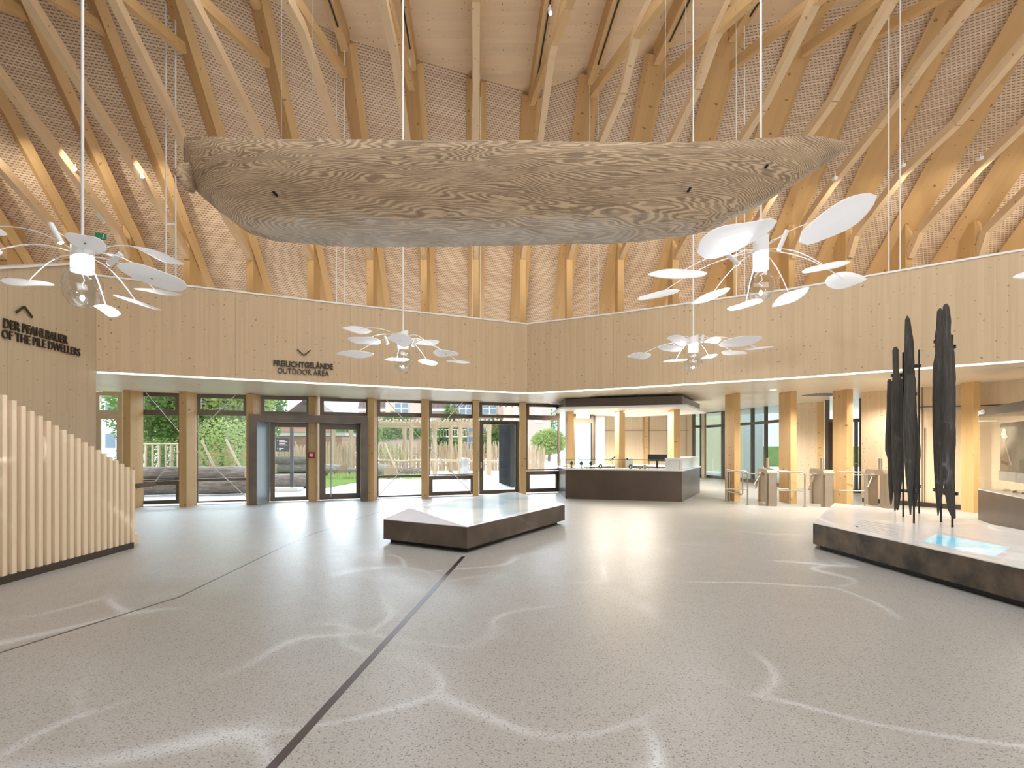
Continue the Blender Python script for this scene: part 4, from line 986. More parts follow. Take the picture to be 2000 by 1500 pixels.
for px, yt, yb, hw in resample(st, 110):
    Zn = Zc-hw; X = (px-CX)/F*(Zc-hw*.55)
    ht = CH+(HY-yt)*Zn/F; Zb = Zc-hw*.25; hb = CH+(HY-yb)*Zb/F; D_ = ht-hb
    ring = []
    for k in range(NS+1):                              # outside, near rim -> keel -> far rim
        t = math.pi*k/NS; c, s_ = math.cos(t), math.sin(t)
        yy = Zc-hw*(abs(c)**.62)*(1 if c > 0 else -1); zz = ht-D_*(abs(s_)**.72)
        p = Vector((X, yy, zz)); nz = mn.noise(Vector((X*1.3, yy*3, zz*4)))*.016+mn.noise(Vector((X*6, yy*9, zz*14)))*.006
        p += Vector((0, -c, -s_))*nz
        if k in (0, NS): p.z += mn.noise(Vector((X*5, k, 0)))*.012
        ring.append(p)
    th = min(.05, hw*.4)
    for k in range(NS, -1, -1):                        # inside
        t = math.pi*k/NS; c, s_ = math.cos(t), math.sin(t)
        hi = max(hw-th, .02); yy = Zc-hi*(abs(c)**.62)*(1 if c > 0 else -1); zz = ht-max(D_-th*1.6, .02)*(abs(s_)**.72)
        ring.append(Vector((X, yy, zz)))
    rings.append(ring)
T = thing('dugout_canoe', (0, Zc, 3.55), 'huge weathered oak dugout canoe hanging under the roof', 'canoe')
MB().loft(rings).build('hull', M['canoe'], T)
mb = MB(); rr = []
for i in range(7):
    t = i/6; c = P(372, 348, Zc-.3)+Vector((-.045*math.sin(t*3.1), 0, .13-.26*t)); r = .02+.05*math.sin(t*math.pi); rr.append([c+Vector((math.cos(a)*r*.8, math.sin(a)*r*2.2, mn.noise(Vector((i, a, 2)))*.02)) for a in [k*math.pi/6 for k in range(12)]])
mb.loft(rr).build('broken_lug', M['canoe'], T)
for px, py in ((381, 311), (536, 377), (1347, 369), (1497, 325)):
    mb = MB(); c = P(px, py, Zc-.47 if 400 < px < 1450 else Zc-.31); mb.tube([c+Vector((0, -.02, 0)), c+Vector((0, .05, 0))], .012, 8); mb.build('bore_hole', M['black'], T)
for i, (px, Z) in enumerate(((550, 5.1), (611, 5.8), (1300, 5.8), (1339, 5.1))):
    p = P(px, 275, Z); o = MB().tube([(p.x, p.y, 4.32), (p.x, p.y, 11.55)], .0022, 5).build('canoe_cable', M['cable'])
    tag(o, ['thin steel wire holding the canoe, outermost on its left', 'thin steel wire holding the canoe, second from its left', 'thin steel wire holding the canoe, second from its right', 'thin steel wire holding the canoe, outermost on its right'][i], 'cable', 'wires holding the canoe')

# ------------------------------------------------------------------ petal lamps
def petal(p0, p1, wid, seed, tilt):
    """leaf-shaped bent sheet between two 3D end points; wid = apparent width; lies nearly level"""
    rnd = random.Random(seed); d = p1-p0; L = d.length; t = d.normalized()
    view = ((p0+p1)/2-Vector((0, 0, CH))).normalized(); perp = t.cross(view).normalized()
    if perp.z < 0: perp = -perp
    hid = max(L*.42, wid*1.15); b = perp*wid+Vector((view.x, view.y, 0)).normalized()*tilt*math.sqrt(max(hid*hid-wid*wid, 0))
    nrm = t.cross(b).normalized(); nu, nv_ = 16, 6; A = rnd.uniform(-.25, .25); sk = rnd.uniform(.35, .65); wob = rnd.uniform(-.22, .22)
    top, bot = [], []
    for i in range(nu+1):
        s_ = i/nu; w = (math.sin(math.pi*s_**(1.25 if sk > .5 else .8))**.5)*(1+.16*math.sin(5.5*s_+seed)) if 0 < i < nu else .05
        row = []
        for j in range(nv_+1):
            v = j/nv_-.5
            p = p0+d*s_+b*(v*w+wob*math.sin(2*math.pi*s_)*.5)+nrm*(L*.025*math.cos(v*3)*math.sin(math.pi*s_))
            row.append(p)
        top.append(row)
    mb = MB(); th = nrm*.004
    for i in range(nu):
        for j in range(nv_):
            q = [top[i][j], top[i+1][j], top[i+1][j+1], top[i][j+1]]
            mb.face([x+th for x in q], smooth=True); mb.face([x-th for x in q][::-1], smooth=True)
    edge = [top[i][0] for i in range(nu+1)]+[top[nu][j] for j in range(1, nv_+1)]+[top[i][nv_] for i in range(nu-1, -1, -1)]+[top[0][j] for j in range(nv_-1, 0, -1)]
    for k in range(len(edge)): a, b_ = edge[k], edge[(k+1) % len(edge)]; mb.face([a-th, b_-th, b_+th, a+th])
    return mb
def lamp(px, hub_y0, hub_y1, by, Z, lb, petals, spotsl, topH=HR+.2):
    c = P(px, by, Z); R = .17; cr = .095
    T = thing('petal_lamp', P(px, hub_y1, Z), lb, 'pendant lamp', 'petal pendant lamps')
    h0, h1 = P(px, hub_y1, Z), P(px, hub_y0, Z)
    MB().tube([(h1.x, h1.y, h1.z-.05), (h1.x, h1.y, topH)], .0135, 8).build('stem', M['white'], T)
    mb = MB(); n = 20; rt = []
    lo = [h0+Vector((cr*math.cos(2*math.pi*k/n), cr*math.sin(2*math.pi*k/n), 0)) for k in range(n)]; hi = [h1+Vector((cr*math.cos(2*math.pi*k/n), cr*math.sin(2*math.pi*k/n), .03*math.cos(2*math.pi*k/n))) for k in range(n)]
    mid = [lerp(lo[k], hi[k], .55) for k in range(n)]
    MB().loft([mid, hi], True).build('hub', M['white'], T); MB().loft([lo, mid], False).build('lit_collar', M['lampglow'], T)
    prof = [(.001, -.205), (.06, -.195), (.11, -.165), (.15, -.10), (.168, -.02), (.165, .05), (.14, .11), (.11, .15), (.095, .165)]
    MB().lathe(prof, c, 28).build('glass_bulb', M['bulb'], T)
    MB().tube([c+Vector((0, 0, .12)), c+Vector((.02, 0, .06)), c+Vector((-.02, .02, .02)), c+Vector((.02, -.01, -.02))], .004, 5).build('filament', M['lampglow'], T)
    mid_c = lerp(h0, h1, .6)
    light('bulb_glow', 'POINT', (c.x, c.y, c.z+.09), (c.x, c.y, 0), 45, (.95, .97, 1), .025)
    for k, (x0, y0, x1, y1, w, dz) in enumerate(petals):
        p0, p1 = P(x0, y0, Z+dz), P(x1, y1, Z+dz*.8); m_ = lerp(p0, p1, .5)
        pt = petal(p0, p1, w/F*(Z+dz), k*3+int(px) % 17, .9 if dz >= 0 else -.9)
        pt.build('petal', M['petal'], T)
        pts = []
        for i in range(9):
            s_ = i/8; q = lerp(mid_c, m_, s_); q.z += .10*math.sin(math.pi*s_)*(1 if (m_-mid_c).length > .35 else .3); pts.append(q)
        MB().tube(pts, .0055, 6).build('arm', M['white'], T)
        MB().box(m_+Vector((0, 0, -.012)), (.018, .018, .02)).build('petal_clip', M['steel'], T)
    for (sx0, sy0, sx1, sy1, dz) in spotsl:
        a, b = P(sx0, sy0, Z+dz), P(sx1, sy1, Z+dz*.8); MB().tube([a, b], .028, 12).build('spot_tube', M['white'], T)
        d = (b-a).normalized(); MB().tube([b, b+d*.004], .022, 12).build('spot_lens', M['spotglow'], T)
        q = lerp(a, b, .3); MB().tube([mid_c, lerp(mid_c, q, .5)+Vector((0, 0, .04)), q], .0055, 6).build('spot_arm', M['white'], T)
    return T
lamp(161, 478, 532, 560, 5.3, 'white petal pendant lamp with glass bulb nearest at the left edge', [(126, 457, 208, 488, 26, -.25), (261, 482, 358, 516, 22, .15), (228, 519, 366, 561, 26, -.3), (262, 564, 354, 575, 15, .3), (221, 576, 315, 606, 13, .4), (183, 598, 236, 614, 20, .2), (0, 548, 106, 556, 20, .1), (-66, 428, 14, 458, 24, .1), (-70, 500, 5, 493, 20, -.2)],
     [(98, 437, 119, 474, -.1), (236, 496, 213, 516, -.1)])
lamp(1486, 463, 527, 556, 7.0, 'white petal pendant lamp with glass bulb below the right end of the canoe', [(1362, 493, 1517, 432, 32, -.35), (1562, 472, 1712, 383, 34, -.3), (1265, 536, 1381, 534, 28, .1), (1245, 584, 1327, 567, 18, .35), (1350, 594, 1426, 563, 20, .4), (1420, 604, 1492, 587, 17, .3), (1508, 599, 1580, 562, 24, .25), (1566, 531, 1661, 511, 21, .1), (1611, 549, 1692, 545, 32, .25)],
     [(1537, 450, 1521, 488, -.1), (1419, 495, 1443, 516, -.1)])
lamp(787, 649, 680, 704, 9.7, 'white petal pendant lamp in the middle, right of the outdoor area lettering', [(668, 641, 726, 647, 15, .1), (679, 661, 744, 669, 12, -.1), (656, 691, 730, 692, 8, -.3), (751, 702, 800, 702, 10, .5), (757, 662, 806, 664, 20, -.4), (817, 705, 855, 710, 13, .2), (812, 671, 858, 667, 12, .2), (846, 688, 896, 692, 10, -.1), (872, 705, 918, 708, 7, 0)],
     [(750, 656, 757, 671, -.1), (813, 661, 806, 676, -.1)])
lamp(1354, 657, 688, 706, 10.5, 'faint white petal pendant lamp farthest back, before the right fascia', [(1302, 661, 1350, 668, 14, -.2), (1285, 679, 1332, 681, 12, -.1), (1225, 697, 1272, 693, 9, -.1), (1295, 706, 1343, 702, 7, .3), (1368, 701, 1402, 692, 8, .3), (1409, 688, 1460, 690, 11, .2), (1404, 675, 1488, 659, 13, -.1), (1455, 682, 1511, 677, 7, 0), (1375, 668, 1409, 662, 14, .3)],
     [(1374, 654, 1370, 668, -.1)])
lamp(2105, 480, 530, 560, 6.4, 'petal pendant lamp cut by the right edge, only one petal tip showing', [(1978, 541, 2062, 531, 20, .1), (2150, 500, 2260, 480, 25, .1)], [])

# the blown glass bulbs throw bright bent lines onto the floor
def glass_caustics(px, by, Z, power, off, sc, rot):
    p = P(px, by, Z)+Vector((0, 0, -.25)); o = light('bulb_light', 'SPOT', p, p+Vector((0, 0, -1)), power, (.93, .96, 1), .012, spot=150, blend=.5)
    o.rotation_euler = (0, 0, rot); d = o.data; d.use_nodes = True; nt = d.node_tree; nt.nodes.clear()
    q = N.__new__(N); q.t = nt; q.out = nt.nodes.new('ShaderNodeOutputLight'); tc = q.n('TexCoord'); sp = q.n('SeparateXYZ'); q.l(tc.outputs['Normal'], sp.inputs[0])
    iz = q.math('DIVIDE', 1, q.math('MAXIMUM', q.math('ABSOLUTE', sp.outputs[2]), .05)); h = p.z
    v = q.vec(q.math('MULTIPLY_ADD', q.math('MULTIPLY', sp.outputs[0], iz), h, off[0]), q.math('MULTIPLY_ADD', q.math('MULTIPLY', sp.outputs[1], iz), h, off[1]), 0.0)
    nz = q.n('TexNoise'); nz.inputs['Scale'].default_value = .42; nz.inputs['Detail'].default_value = 1; q.l(v, nz.inputs['Vector'])
    ad = q.n('VectorMath', operation='MULTIPLY_ADD'); q.l(nz.outputs['Color'], ad.inputs[0]); ad.inputs[1].default_value = (3.6, 3.6, 0); q.l(v, ad.inputs[2])
    vo = q.n('TexVoronoi', voronoi_dimensions='2D', feature='DISTANCE_TO_EDGE'); vo.inputs['Scale'].default_value = sc; q.l(ad.outputs[0], vo.inputs['Vector'])
    line = q.math('POWER', q.math('MAXIMUM', q.math('SUBTRACT', 1, q.math('MULTIPLY', vo.outputs['Distance'], 22)), 0), 2.2)
    mk = q.noise(v, .5, 1); mk = q.ramp(mk, [(.42, (0, 0, 0)), (.60, (1, 1, 1))])
    # brighter with slant so that the lines keep their strength across the floor
    e = q.n('Emission'); q.l(q.math('MULTIPLY', q.math('MULTIPLY', line, mk), q.math('POWER', iz, 2.2)), e.inputs[1]); e.inputs[0].default_value = (.93, .96, 1, 1); q.l(e.outputs[0], q.out.inputs[0])
glass_caustics(161, 560, 5.3, 190, (3.1, .4), .42, .3)
glass_caustics(1486, 556, 7.0, 380, (7.7, 4.2), .40, 1.2)

# spotlights clamped to the trusses
def spotfix(p, d, lb, lit=False):
    T = thing('truss_spotlight', p, lb, 'spotlight', 'spotlights on the roof trusses'); d = d.normalized()
    MB().tube([p, p+d*.17], .04, 12).build('housing', M['white'], T); MB().tube([p+d*.17, p+d*.175], .034, 12).build('lens', M['spotglow'] if lit else M['white'], T)
    MB().tube([p+d*.06, p+d*.06+Vector((0, .0, .12))], .012, 6).build('bracket', M['white'], T)
sf = [(148, 332, 12.3, 'glaring white spotlight on the truss left of the left lamp stem', True, (.6, -1, -.4)), (279, 346, 12.6, 'glaring white spotlight on the truss between the left lamp stem and the canoe', True, (.6, -1, -.4)),
      (1633, 347, 12.2, 'small white spotlight on the truss right of the canoe tip', False, (.2, 1, .3)), (1766, 322, 12.2, 'small white spotlight on the truss above the tied piles', False, (.2, 1, .3)), (1918, 308, 12.0, 'small white spotlight on the truss at the far right', False, (.2, 1, .3)),
      (1073, 18, 11.3, 'white spotlight at the top centre of the roof', True, (.1, -.5, -.9)), (799, 118, 13.2, 'white spotlight under the rafter left of centre', False, (.1, -.3, -1))]
for px, py, Z, lb, lit, d in sf: spotfix(P(px, py, Z), Vector(d), lb, lit)
for x, pts, pl, Zp in spots:
    q = pl(Zp-2.6, 8.0) if True else None
    tgt = pl(Zp+.7, 7.3)
    light('truss_spot_beam', 'SPOT', q+Vector((.28, -.1, -.1)), tgt+Vector((.25, 0, 0)), 105, (1, .88, .68), .03, spot=70, blend=.85)
# emergency fittings
p = P(197, 462, 11.8); T = thing('exit_sign', p, 'green emergency exit sign with white arrow and running figure above the left lamp', 'exit sign')
MB().box(p, (.2, .03, .13), .5).build('sign_board', M['green'], T); 
q_ = p+Vector((-.03, -.03, 0)); MB().beam(q_+Vector((-.04, 0, 0)), q_+Vector((.02, .01, 0)), .012, .012).beam(q_+Vector((-.045, 0, 0)), q_+Vector((-.02, 0, .03)), .012, .012).beam(q_+Vector((-.045, 0, 0)), q_+Vector((-.02, 0, -.03)), .012, .012).build('arrow', M['white'], T)
q_ = p+Vector((.055, .02, 0)); MB().box(q_+Vector((0, -.02, .035)), (.02, .01, .02)).beam(q_+Vector((0, -.02, .025)), q_+Vector((-.008, -.02, -.01)), .01, .018).beam(q_+Vector((-.008, -.02, -.01)), q_+Vector((-.03, -.02, -.045)), .01, .01).beam(q_+Vector((-.008, -.02, -.01)), q_+Vector((.02, -.02, -.045)), .01, .01).build('running_figure', M['white'], T)
p = P(197, 426, 12.0); tag(MB().beam(p+Vector((-.09, 0, .11)), p+Vector((.07, 0, -.1)), .05, .06).build('emergency_light', M['white']), 'small slanted white emergency light on the truss above the exit sign', 'emergency light')

# ------------------------------------------------------------------ outdoors
def log(a, b, r, lb, cutend=True, r2=None):
    T = thing('log', (a+b)/2, lb, 'log', 'logs lying outdoors'); n = 22; m = 14; rr = []; r2 = r2 or r; d = (b-a)
    x = d.normalized().cross(Vector((0, 0, 1))).normalized(); z = x.cross(d.normalized())
    for i in range(m+1):
        s_ = i/m; c = a+d*s_; R_ = lerp(r, r2, s_); rr.append([c+(x*math.cos(t)+z*math.sin(t))*R_*(1+.06*mn.noise(Vector((math.cos(t)*1.5, math.sin(t)*1.5, s_*6+a.x)))) for t in [k*2*math.pi/n for k in range(n)]])
    MB().loft(rr, False).build('bark', M['bark'], T)
    MB().face(rr[0][::-1]).build('cut_end', M['cutwood'], T); MB().face(rr[-1]).build('cut_end', M['cutwood'], T)
def GZ(px, Z, h): p = P(px, 800, Z); return Vector((p.x, Z, h))
log(GZ(255, 18.2, .26), GZ(484, 18.8, .24), .27, 'thick grey log on the ground outside the leftmost windows', r2=.24)
log(GZ(250, 18.4, .70), GZ(482, 19.0, .68), .22, 'upper grey log stacked on the thick one outside the leftmost windows', r2=.24)
log(GZ(522, 20.9, .27), GZ(604, 21.7, .27), .27, 'dark weathered log behind the sign post seen through the left portal door')
log(GZ(537, 33, .78), GZ(606, 33.2, .78), .25, 'upper distant log seen through the left portal door'); log(GZ(543, 33, .27), GZ(608, 33.2, .27), .27, 'lower distant log seen through the left portal door')
log(GZ(636, 31, .30), GZ(670, 30, .30), .3, 'short log seen left in the right portal door'); log(GZ(678, 30.8, .2), GZ(712, 30.5, .2), .2, 'low grey log seen right in the right portal door')
log(GZ(722, 32, .36), GZ(762, 28, .32), .33, 'big log with pale sawn end in the window right of the portal'); log(GZ(778, 29.5, .24), GZ(826, 29.5, .24), .24, 'grey log lying right of the sawn log end')
# stakes planted slanting
def stick(a, b, r, lb, name='slanting_stake', grp='slanting stakes'): tag(MB().tube([a, b], [r, r*.8], 8).build(name, M['stick']), lb, 'stake', grp)
stick(GZ(441, 19.3, .0), GZ(394, 19.4, 1.82), .045, 'left slanting peeled stake leaning above the logs by the second window'); stick(GZ(494, 19.3, .0), GZ(441, 19.6, 1.86), .045, 'right slanting peeled stake leaning above the logs by the second window')
stick(GZ(779, 28.6, 0), GZ(751, 28.8, 1.8), .06, 'orange brown stake leaning beside the sawn log end'); stick(GZ(590, 33.8, 0), GZ(577, 33.8, 1.9), .05, 'slanting stake behind the distant logs in the left portal door')
# sign outside
p = GZ(570, 20.3, 0); T = thing('signpost', p, 'dark outdoor signpost with small text board on a stone slab, through the left portal door', 'signpost')
MB().box((p.x, p.y, 1.15), (.11, .08, 2.3)).build('post', plain('grey_steel_post', (.10, .10, .11), .4, .5), T); MB().box((p.x-.33, p.y-.05, 1.66), (.5, .03, .5)).build('sign_board', plain('dark_slate_board', (.035, .035, .05), .5), T)
mb = MB()
for z, w in ((1.82, .2), (1.77, .3), (1.70, .22), (1.65, .3), (1.53, .17), (1.48, .08)): mb.box((p.x-.44+w/2, p.y-.068, z), (w, .004, .022))
mb.build('board_text', M['white'], T)
mb = MB(); [mb.lathe([(0, 0), (.022, 0), (.022, .004), (0, .004)], (0, 0, 0), 10) for _ in ()]
for z in (1.82, 1.53): mb.box((p.x-.50, p.y-.068, z), (.035, .004, .035))
mb.build('board_dots', M['orange'], T); MB().box((p.x-.2, p.y-.1, .04), (1.1, .7, .12), .1).build('stone_slab', M['concrete'], T)
# grass
mb = MB(); mb.prism([(-26, 22.5), (-10.5, 20.8), (-7.3, 21.8), (-6.2, 34), (-14, 40), (-40, 40)], -.05, -.005); tag(mb.build('lawn', M['grass']), 'green lawn behind the logs left outdoors', 'grass', kind='stuff')
mb = MB()
for k in range(2600):
    px = random.choice((random.uniform(275, 484), random.uniform(640, 700), random.uniform(735, 826))); Z = random.uniform(21, 33) if px < 500 else random.uniform(27.2, 31)
    c = GZ(px, Z, 0); h = random.uniform(.08, .3); a = random.random()*3; d = Vector((math.cos(a), math.sin(a), 0))*.03; mb.face([c-d, c+d, c+Vector((random.uniform(-.08, .08), random.uniform(-.08, .08), h))])
tag(mb.build('grass_tufts', M['leafb']), 'loose grass tufts growing around the logs', 'grass', kind='stuff')
# paling fence
def fence(x0, x1, Z0, Z1, n, lb, h=1.55):
    a, b = GZ(x0, Z0, 0), GZ(x1, Z1, 0); T = thing('paling_fence', (a+b)/2, lb, 'fence', 'split timber fences'); ms = []
    for k in range(3):
        hh = h*(.93+.09*k); mb = MB(); mb.tube([(0, 0, 0), (.015*(k-1), 0, hh*.93), (.015*(k-1), 0, hh)], [.04, .034, .008], 6); ms.append(mb.build('paling', M['stick'], T))
    me = [o.data for o in ms]
    for i in range(n):
        o = ms[i] if i < 3 else bpy.data.objects.new('paling', me[i % 3])
        if i >= 3: COL.objects.link(o); o.parent = T
        if i < 3:                                     # undo the offset baked in by build
            off = Vector(T.location); 
            for v in o.data.vertices: v.co += off
        q = lerp(a, b, i/(n-1)); o.location = q-Vector(T.location)+Vector((random.uniform(-.03, .03), 0, 0)); o.rotation_euler = (0, random.uniform(-.05, .05), random.random()*3)
    MB().beam(a+Vector((0, .05, .4)), b+Vector((0, .05, .4)), .04, .06).build('rail', M['stick'], T); MB().beam(a+Vector((0, .05, 1.1)), b+Vector((0, .05, 1.1)), .04, .06).build('rail', M['stick'], T)
fence(516, 604, 34, 35, 44, 'distant split paling fence seen through the left portal door'); fence(626, 826, 35, 36, 96, 'split paling fence behind the logs and pergola, left stretch', 1.75)
fence(838, 976, 36, 36.5, 80, 'split paling fence behind the pergola posts, right stretch', 1.75); fence(1026, 1062, 36, 36, 26, 'split paling fence stretch right of the corner column')
# pergola
T = thing('pergola', GZ(850, 33, 0), 'rustic peeled log pergola before the pink house', 'pergola')
for px, Z in ((651, 33), (686, 32), (803, 33), (790, 35.5), (849, 32), (880, 35), (899, 31), (955, 31), (651, 36)):
    MB().tube([GZ(px, Z, 0), GZ(px, Z, 3.0)], .13, 8).build('post', M['stick'], T)
mb = MB()
for i in range(46): x = 640+i*7.6; mb.tube([GZ(x, 30.5, 3.0+random.uniform(0, .12)), GZ(x+random.uniform(-4, 4), 33, 3.15), GZ(x+random.uniform(-4, 4), 36.5, 3.1+random.uniform(0, .1))], .06, 5)
mb.build('cross_poles', M['stick'], T)
for Z in (31, 33, 36): MB().tube([GZ(636+i*36, Z, 2.9+random.uniform(-.05, .05)) for i in range(10)], .09, 6).build('beam', M['stick'], T)
# bench rail before the fence
tag(MB().tube([GZ(736, 30, .85), GZ(780, 30, .8), GZ(830, 30, .85), GZ(924, 30, .8), GZ(985, 30, .8)], .08, 6).tube([GZ(760, 30, 0), GZ(760, 30, .85)], .07, 6).tube([GZ(850, 30, 0), GZ(850, 30, .85)], .07, 6).tube([GZ(940, 30, 0), GZ(940, 30, .85)], .07, 6).build('pole_rail', M['stick']), 'low horizontal peeled pole rail in front of the fence', 'rail')
tag(MB().lathe([(0, 0), (.2, 0), (.19, 1.0), (.16, 1.05), (0, 1.05)], GZ(907, 27, 0), 14).build('bollard', M['cable']), 'short grey bollard on the paving seen through the fourth braced window', 'bollard')
# corrugated folded gate outside the single door
a, b = GZ(978, 24.5, 0), GZ(1004, 21.8, 0); mb = MB(); nn = 8
for i in range(nn):
    p = lerp(a, b, (i+.5)/nn); mb.beam(v3(p, .0), v3(p, 2.55), .22, .16, (0, 1, 0))
tag(mb.build('folding_shutter', M['corr']), 'anthracite ribbed folding shutter outside the single glazed door', 'shutter')
# slatted canopy outside the transoms
mb = MB(); 
for i in range(14): mb.beam(GZ(880+i*12, 24, 3.35), GZ(900+i*12, 19.5, 3.35), .05, .08)
tag(mb.build('outdoor_awning', M['dark']), 'dark slatted outdoor eave above the single glazed door', 'awning')
# house
Zh = 80
def hp(px, py, dz=0): return P(px, py, Zh+dz)
T = thing('pink_house', (-12, Zh, 0), 'pink rendered house with ochre shutters, white windows and brown tiled roof', 'house')
x0, x1 = hp(700, 800).x, hp(1014, 800).x
MB().box(((x0+x1)/2, Zh+5, 3.6), (x1-x0, 10, 7.2)).build('wall', M['pink'], T)
mb = MB(); mb.face([(x0, Zh-.6, 6.9), (x1, Zh-.6, 6.9), (x1, Zh+5, 12.5), (x0, Zh+5, 12.5)]); mb.build('roof', M['roof'], T)
MB().box(((x0+x1)/2, Zh-.5, 6.85), (x1-x0, .5, .3)).build('gutter', M['hwhite'], T)
def hwin(px, py, w, h, sh=True, dz=-.1, nx=2):
    c = hp(px, py, dz); mb = MB(); mb.box((c.x, c.y, c.z), (w, .1, h)); f = mb.build('window', M['hwhite'], T); g = MB()
    for i in range(nx):
        for j in range(2): g.box((c.x-w/2+w*(i+.5)/nx, c.y-.08, c.z-h/4+j*h/2), (w/nx-.18, .05, h/2-.16))
    g.build('pane', M['hglass'], f)
    if sh:
        for s_ in (-1, 1): MB().box((c.x+s_*(w/2+.28), c.y, c.z), (.42, .08, h)).build('shutter', M['ochre'], T)
for px, py in ((755, 838), (785, 838), (815, 836), (845, 836), (883, 838), (914, 832), (950, 830), (985, 832)): hwin(px, py, 1.5, 1.9)
for px, py in ((849, 871), (882, 871), (914, 865)): hwin(px, py, 2.0, 2.0, px == 914)
for px in (786, 912, 958):
    c = hp(px, 792, -1.2); w = 5.0; MB().box((c.x, Zh+1.2, 7.6), (w, 4, 3.4)).build('dormer', M['pink'], T)
    mb = MB(); mb.face([(c.x-w/2-.3, Zh-1, 8.6), (c.x, Zh-1, 11), (c.x, Zh+4, 11), (c.x-w/2-.3, Zh+4, 8.6)]); mb.face([(c.x+w/2+.3, Zh-1, 8.6), (c.x, Zh-1, 11), (c.x, Zh+4, 11), (c.x+w/2+.3, Zh+4, 8.6)]); mb.build('dormer_roof', M['roof'], T)
    hwin(px-2, 798, 2.0, 1.7, False, -.95, 2)
c = hp(878, 858, -.6); mb = MB(); mb.box((c.x, c.y, 3.0), (5, 1.2, .15)); [mb.box((c.x-2.4+i*.4, c.y-.5, 3.5), (.08, .08, 1)) for i in range(13)]; mb.box((c.x, c.y-.5, 4.0), (5, .12, .12)); mb.build('balcony', M['hwhite'], T)
def foliage(c, R, n, size, name, mat, parent=None, rnd=None):
    rnd = rnd or random; mb = MB()
    for k in range(n):
        while True:
            p = Vector((rnd.uniform(-1, 1), rnd.uniform(-1, 1), rnd.uniform(-1, 1)))
            if .35 < p.length < 1: break
        p = Vector((p.x*R[0], p.y*R[1], p.z*R[2]))+c; a = Vector((rnd.uniform(-1, 1), rnd.uniform(-1, 1), rnd.uniform(-.6, .6))).normalized(); b = a.cross(Vector((rnd.random(), rnd.random(), rnd.random()))).normalized(); s_ = size*rnd.uniform(.6, 1.4)
        mb.face([p-a*s_, p-b*s_*.5, p+a*s_, p+b*s_*.5])
    return mb.build(name, mat, parent)
for px, py, rx, rz, mt in ((742, 848, 2.3, 1.2, 'leafa'), (770, 845, 2.2, 1.0, 'leafa'), (800, 846, 2.2, 1.0, 'leafa'), (775, 815, 2.6, .8, 'leafa'), (860, 846, 1.6, 1.3, 'leafa'), (858, 868, 2.2, 1.8, 'leafa'), (898, 845, .9, 3.0, 'leafb'), (882, 822, 1.5, 1.0, 'leafa'), (882, 797, 1.0, 2.2, 'leafa'), (968, 850, 1.2, 3.2, 'leafa'), (955, 866, 2.4, 1.8, 'leafa')):
    foliage(hp(px, py, -.8), (rx, .7, rz), 420, .26, 'climbing_vine', M[mt], T)
# second house and white house far left
T = thing('white_house', GZ(222, 60, 0), 'white gabled house seen through the far left glazed door', 'house')
MB().box((GZ(215, 62, 0).x, 64, 4), (9, 8, 8)).build('wall', M['render_wall'], T)
mb = MB(); X = GZ(215, 62, 0).x; mb.face([(X-5.2, 59.5, 7.9), (X+5.2, 59.5, 7.9), (X, 59.5, 13)]); mb.face([(X-5.2, 59.4, 7.9), (X, 59.4, 13), (X, 69, 13), (X-5.2, 69, 7.9)]); mb.face([(X+5.2, 59.4, 7.9), (X, 59.4, 13), (X, 69, 13), (X+5.2, 69, 7.9)]); mb.build('roof', M['roof'], T)
for dx, z in ((-2, 5.5), (1.5, 5.5), (-2, 2.2), (1.5, 2.2)): MB().box((X+dx, 59.95, z), (1.0, .1, 1.5)).build('window', M['hglass'], T)
T = thing('side_house', GZ(1036, 70, 0), 'pale pink house side seen through the window left of the counter', 'house')
c = GZ(1029, 70, 0); MB().box((c.x, 74, 6), (6, 8, 12)).build('wall', M['pink'], T)
for dx in (-1.2, 1.4):
    for z in (2.0, 5.4, 8.8): MB().box((c.x+dx, 69.95, z), (1.1, .1, 1.6)).build('window', M['hwhite'], T)
# timber shed
T = thing('timber_shed', GZ(555, 42, 0), 'reddish timber shed with planted flat roof beyond the paling fence', 'shed')
c = GZ(520, 44, 0); MB().box((c.x, 46, 1.2), (12, 4, 2.4)).build('wall', M['shed'], T); MB().box((c.x, 45.8, 2.55), (13, 5, .22)).build('roof_edge', M['cable'], T)
mb = MB().box((c.x, 45.8, 2.7), (12.8, 4.8, .1)); mb.build('roof_planting', M['grass'], T)
MB().box((GZ(545, 44, 0).x, 43.95, 1.1), (.9, .1, 2.1)).build('shed_door', M['cable'], T)
T = thing('brown_gable_house', GZ(590, 60, 0), 'brown gabled roof house behind the shed', 'house')
c = GZ(600, 60, 0); MB().box((c.x, 62, 2), (6, 4, 4)).build('wall', M['shed'], T); mb = MB(); mb.face([(c.x-4, 59, 3.6), (c.x, 59, 6.6), (c.x, 65, 6.6), (c.x-4, 65, 3.6)]); mb.face([(c.x+4, 59, 3.6), (c.x, 59, 6.6), (c.x, 65, 6.6), (c.x+4, 65, 3.6)]); mb.build('roof', M['roof'], T)
MB().prism([(c.x-3, 59.9), (c.x+3, 59.9), (c.x+3, 59.95), (c.x-3, 59.95)], 3.9, 4.0).build('gable_trim', M['hwhite'], T)
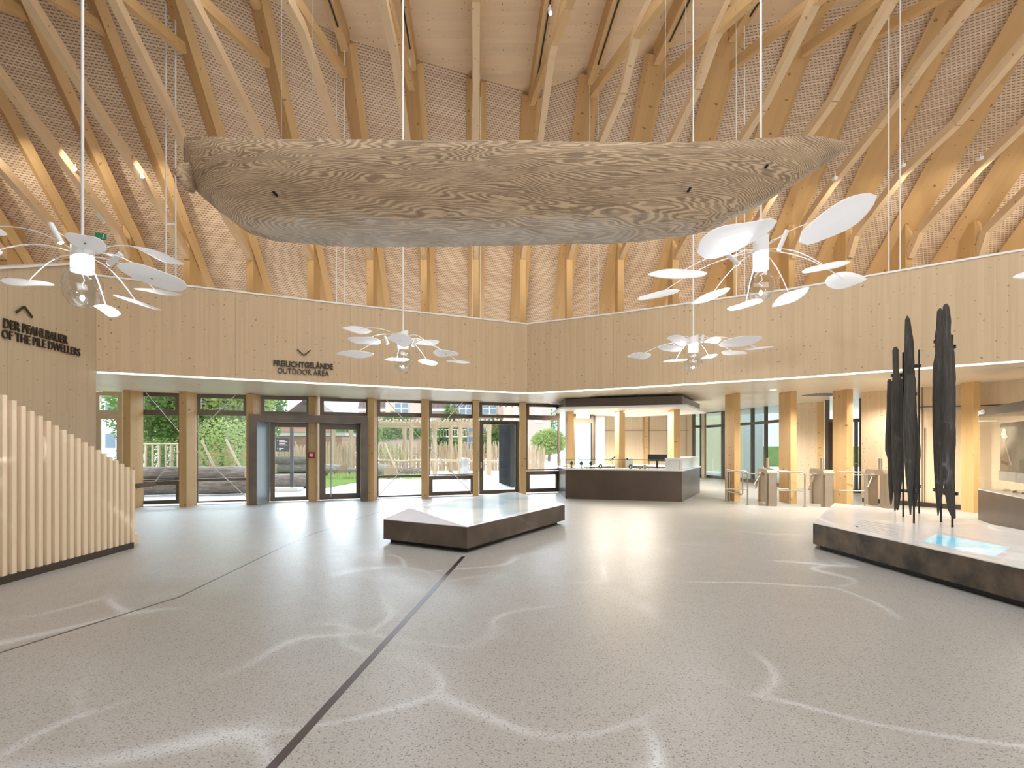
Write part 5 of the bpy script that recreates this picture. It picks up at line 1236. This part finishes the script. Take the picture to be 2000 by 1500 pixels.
# trees
def tree(px, Z, h, r, lb, mt, n=2600, trunk=True, sz=.17, ch=None):
    b = GZ(px, Z, 0); T = thing('leafy_tree', b, lb, 'tree', 'trees outdoors'); ch = ch or h*.62; rnd = random.Random(int(px*7+Z))
    if trunk:
        MB().tube([b, b+Vector((.1, 0, h*.35)), b+Vector((-.05, .1, h*.6)), b+Vector((.1, 0, h*.85))], [.16, .12, .08, .03], 8).build('trunk', M['bark'], T)
    foliage(b+Vector((0, 0, ch)), (r, r*.8, h*.42), int(n*2.2), sz*.62, 'foliage', M[mt], T, rnd)
tree(290, 27, 6.5, 2.1, 'green tree seen in the left half of the leftmost window', 'leafa', 3200); tree(318, 33, 8, 3.0, 'tall green tree in the middle of the leftmost window', 'leafa', 3400, sz=.2)
tree(345, 29, 7, 1.9, 'green tree at the right side of the leftmost window', 'leafa', 2600); tree(400, 28, 6.5, 2.2, 'light green tree at the left side of the second window', 'leafb', 3000)
tree(432, 35, 8.5, 3.0, 'tall tree in the middle of the second window', 'leafa', 3000, sz=.2); tree(466, 30, 6.5, 2.0, 'bushy green tree at the right side of the second window', 'leafb', 2600)
tree(516, 38, 7.5, 1.5, 'tree crown at the left in the first portal fanlight', 'leafa', 2400, sz=.2); tree(700, 60, 5, 2.6, 'distant round tree in the right portal door', 'leafa', 2200, sz=.3)
tree(1052, 90, 8.5, 3.0, 'distant tree right of the corner column', 'leafa', 2600, sz=.26); tree(1072, 60, 3.4, 2.0, 'lower distant bush beside the counter window', 'leafb', 1800, sz=.22)
tree(300, 24.5, 2.4, 1.6, 'low shrub under the trees in the leftmost window', 'leafa', 1500, False, .1, 1.0); tree(440, 24, 3.0, 2.0, 'loose wild shrub above the logs in the second window', 'leafb', 1700, False, .1, 1.6)
tree(762, 30.5, 1.9, .9, 'thin wild shrub beside the leaning stake right of the portal', 'leafb', 350, False, .07, 1.1)
# protective tree frames
for k, (px, Z) in enumerate(((296, 22.3), (322, 22.5), (345, 22.3))):
    T = thing('tree_guard', GZ(px, Z, 0), ['pole frame guarding a young tree, left in the leftmost window', 'pole frame guarding a young tree, middle of the leftmost window', 'pole frame guarding a young tree, right in the leftmost window'][k], 'tree guard', 'pole tree guards')
    for dx in (-.25, .05, .32): MB().tube([GZ(px, Z, 0)+Vector((dx, 0, 0)), GZ(px, Z, 0)+Vector((dx*.9, 0, 1.75))], .045, 6).build('pole', M['stick'], T)
    MB().tube([GZ(px, Z, 1.7)+Vector((-.3, -.03, 0)), GZ(px, Z, 1.7)+Vector((.38, -.03, 0))], .035, 6).build('crossbar', M['stick'], T)
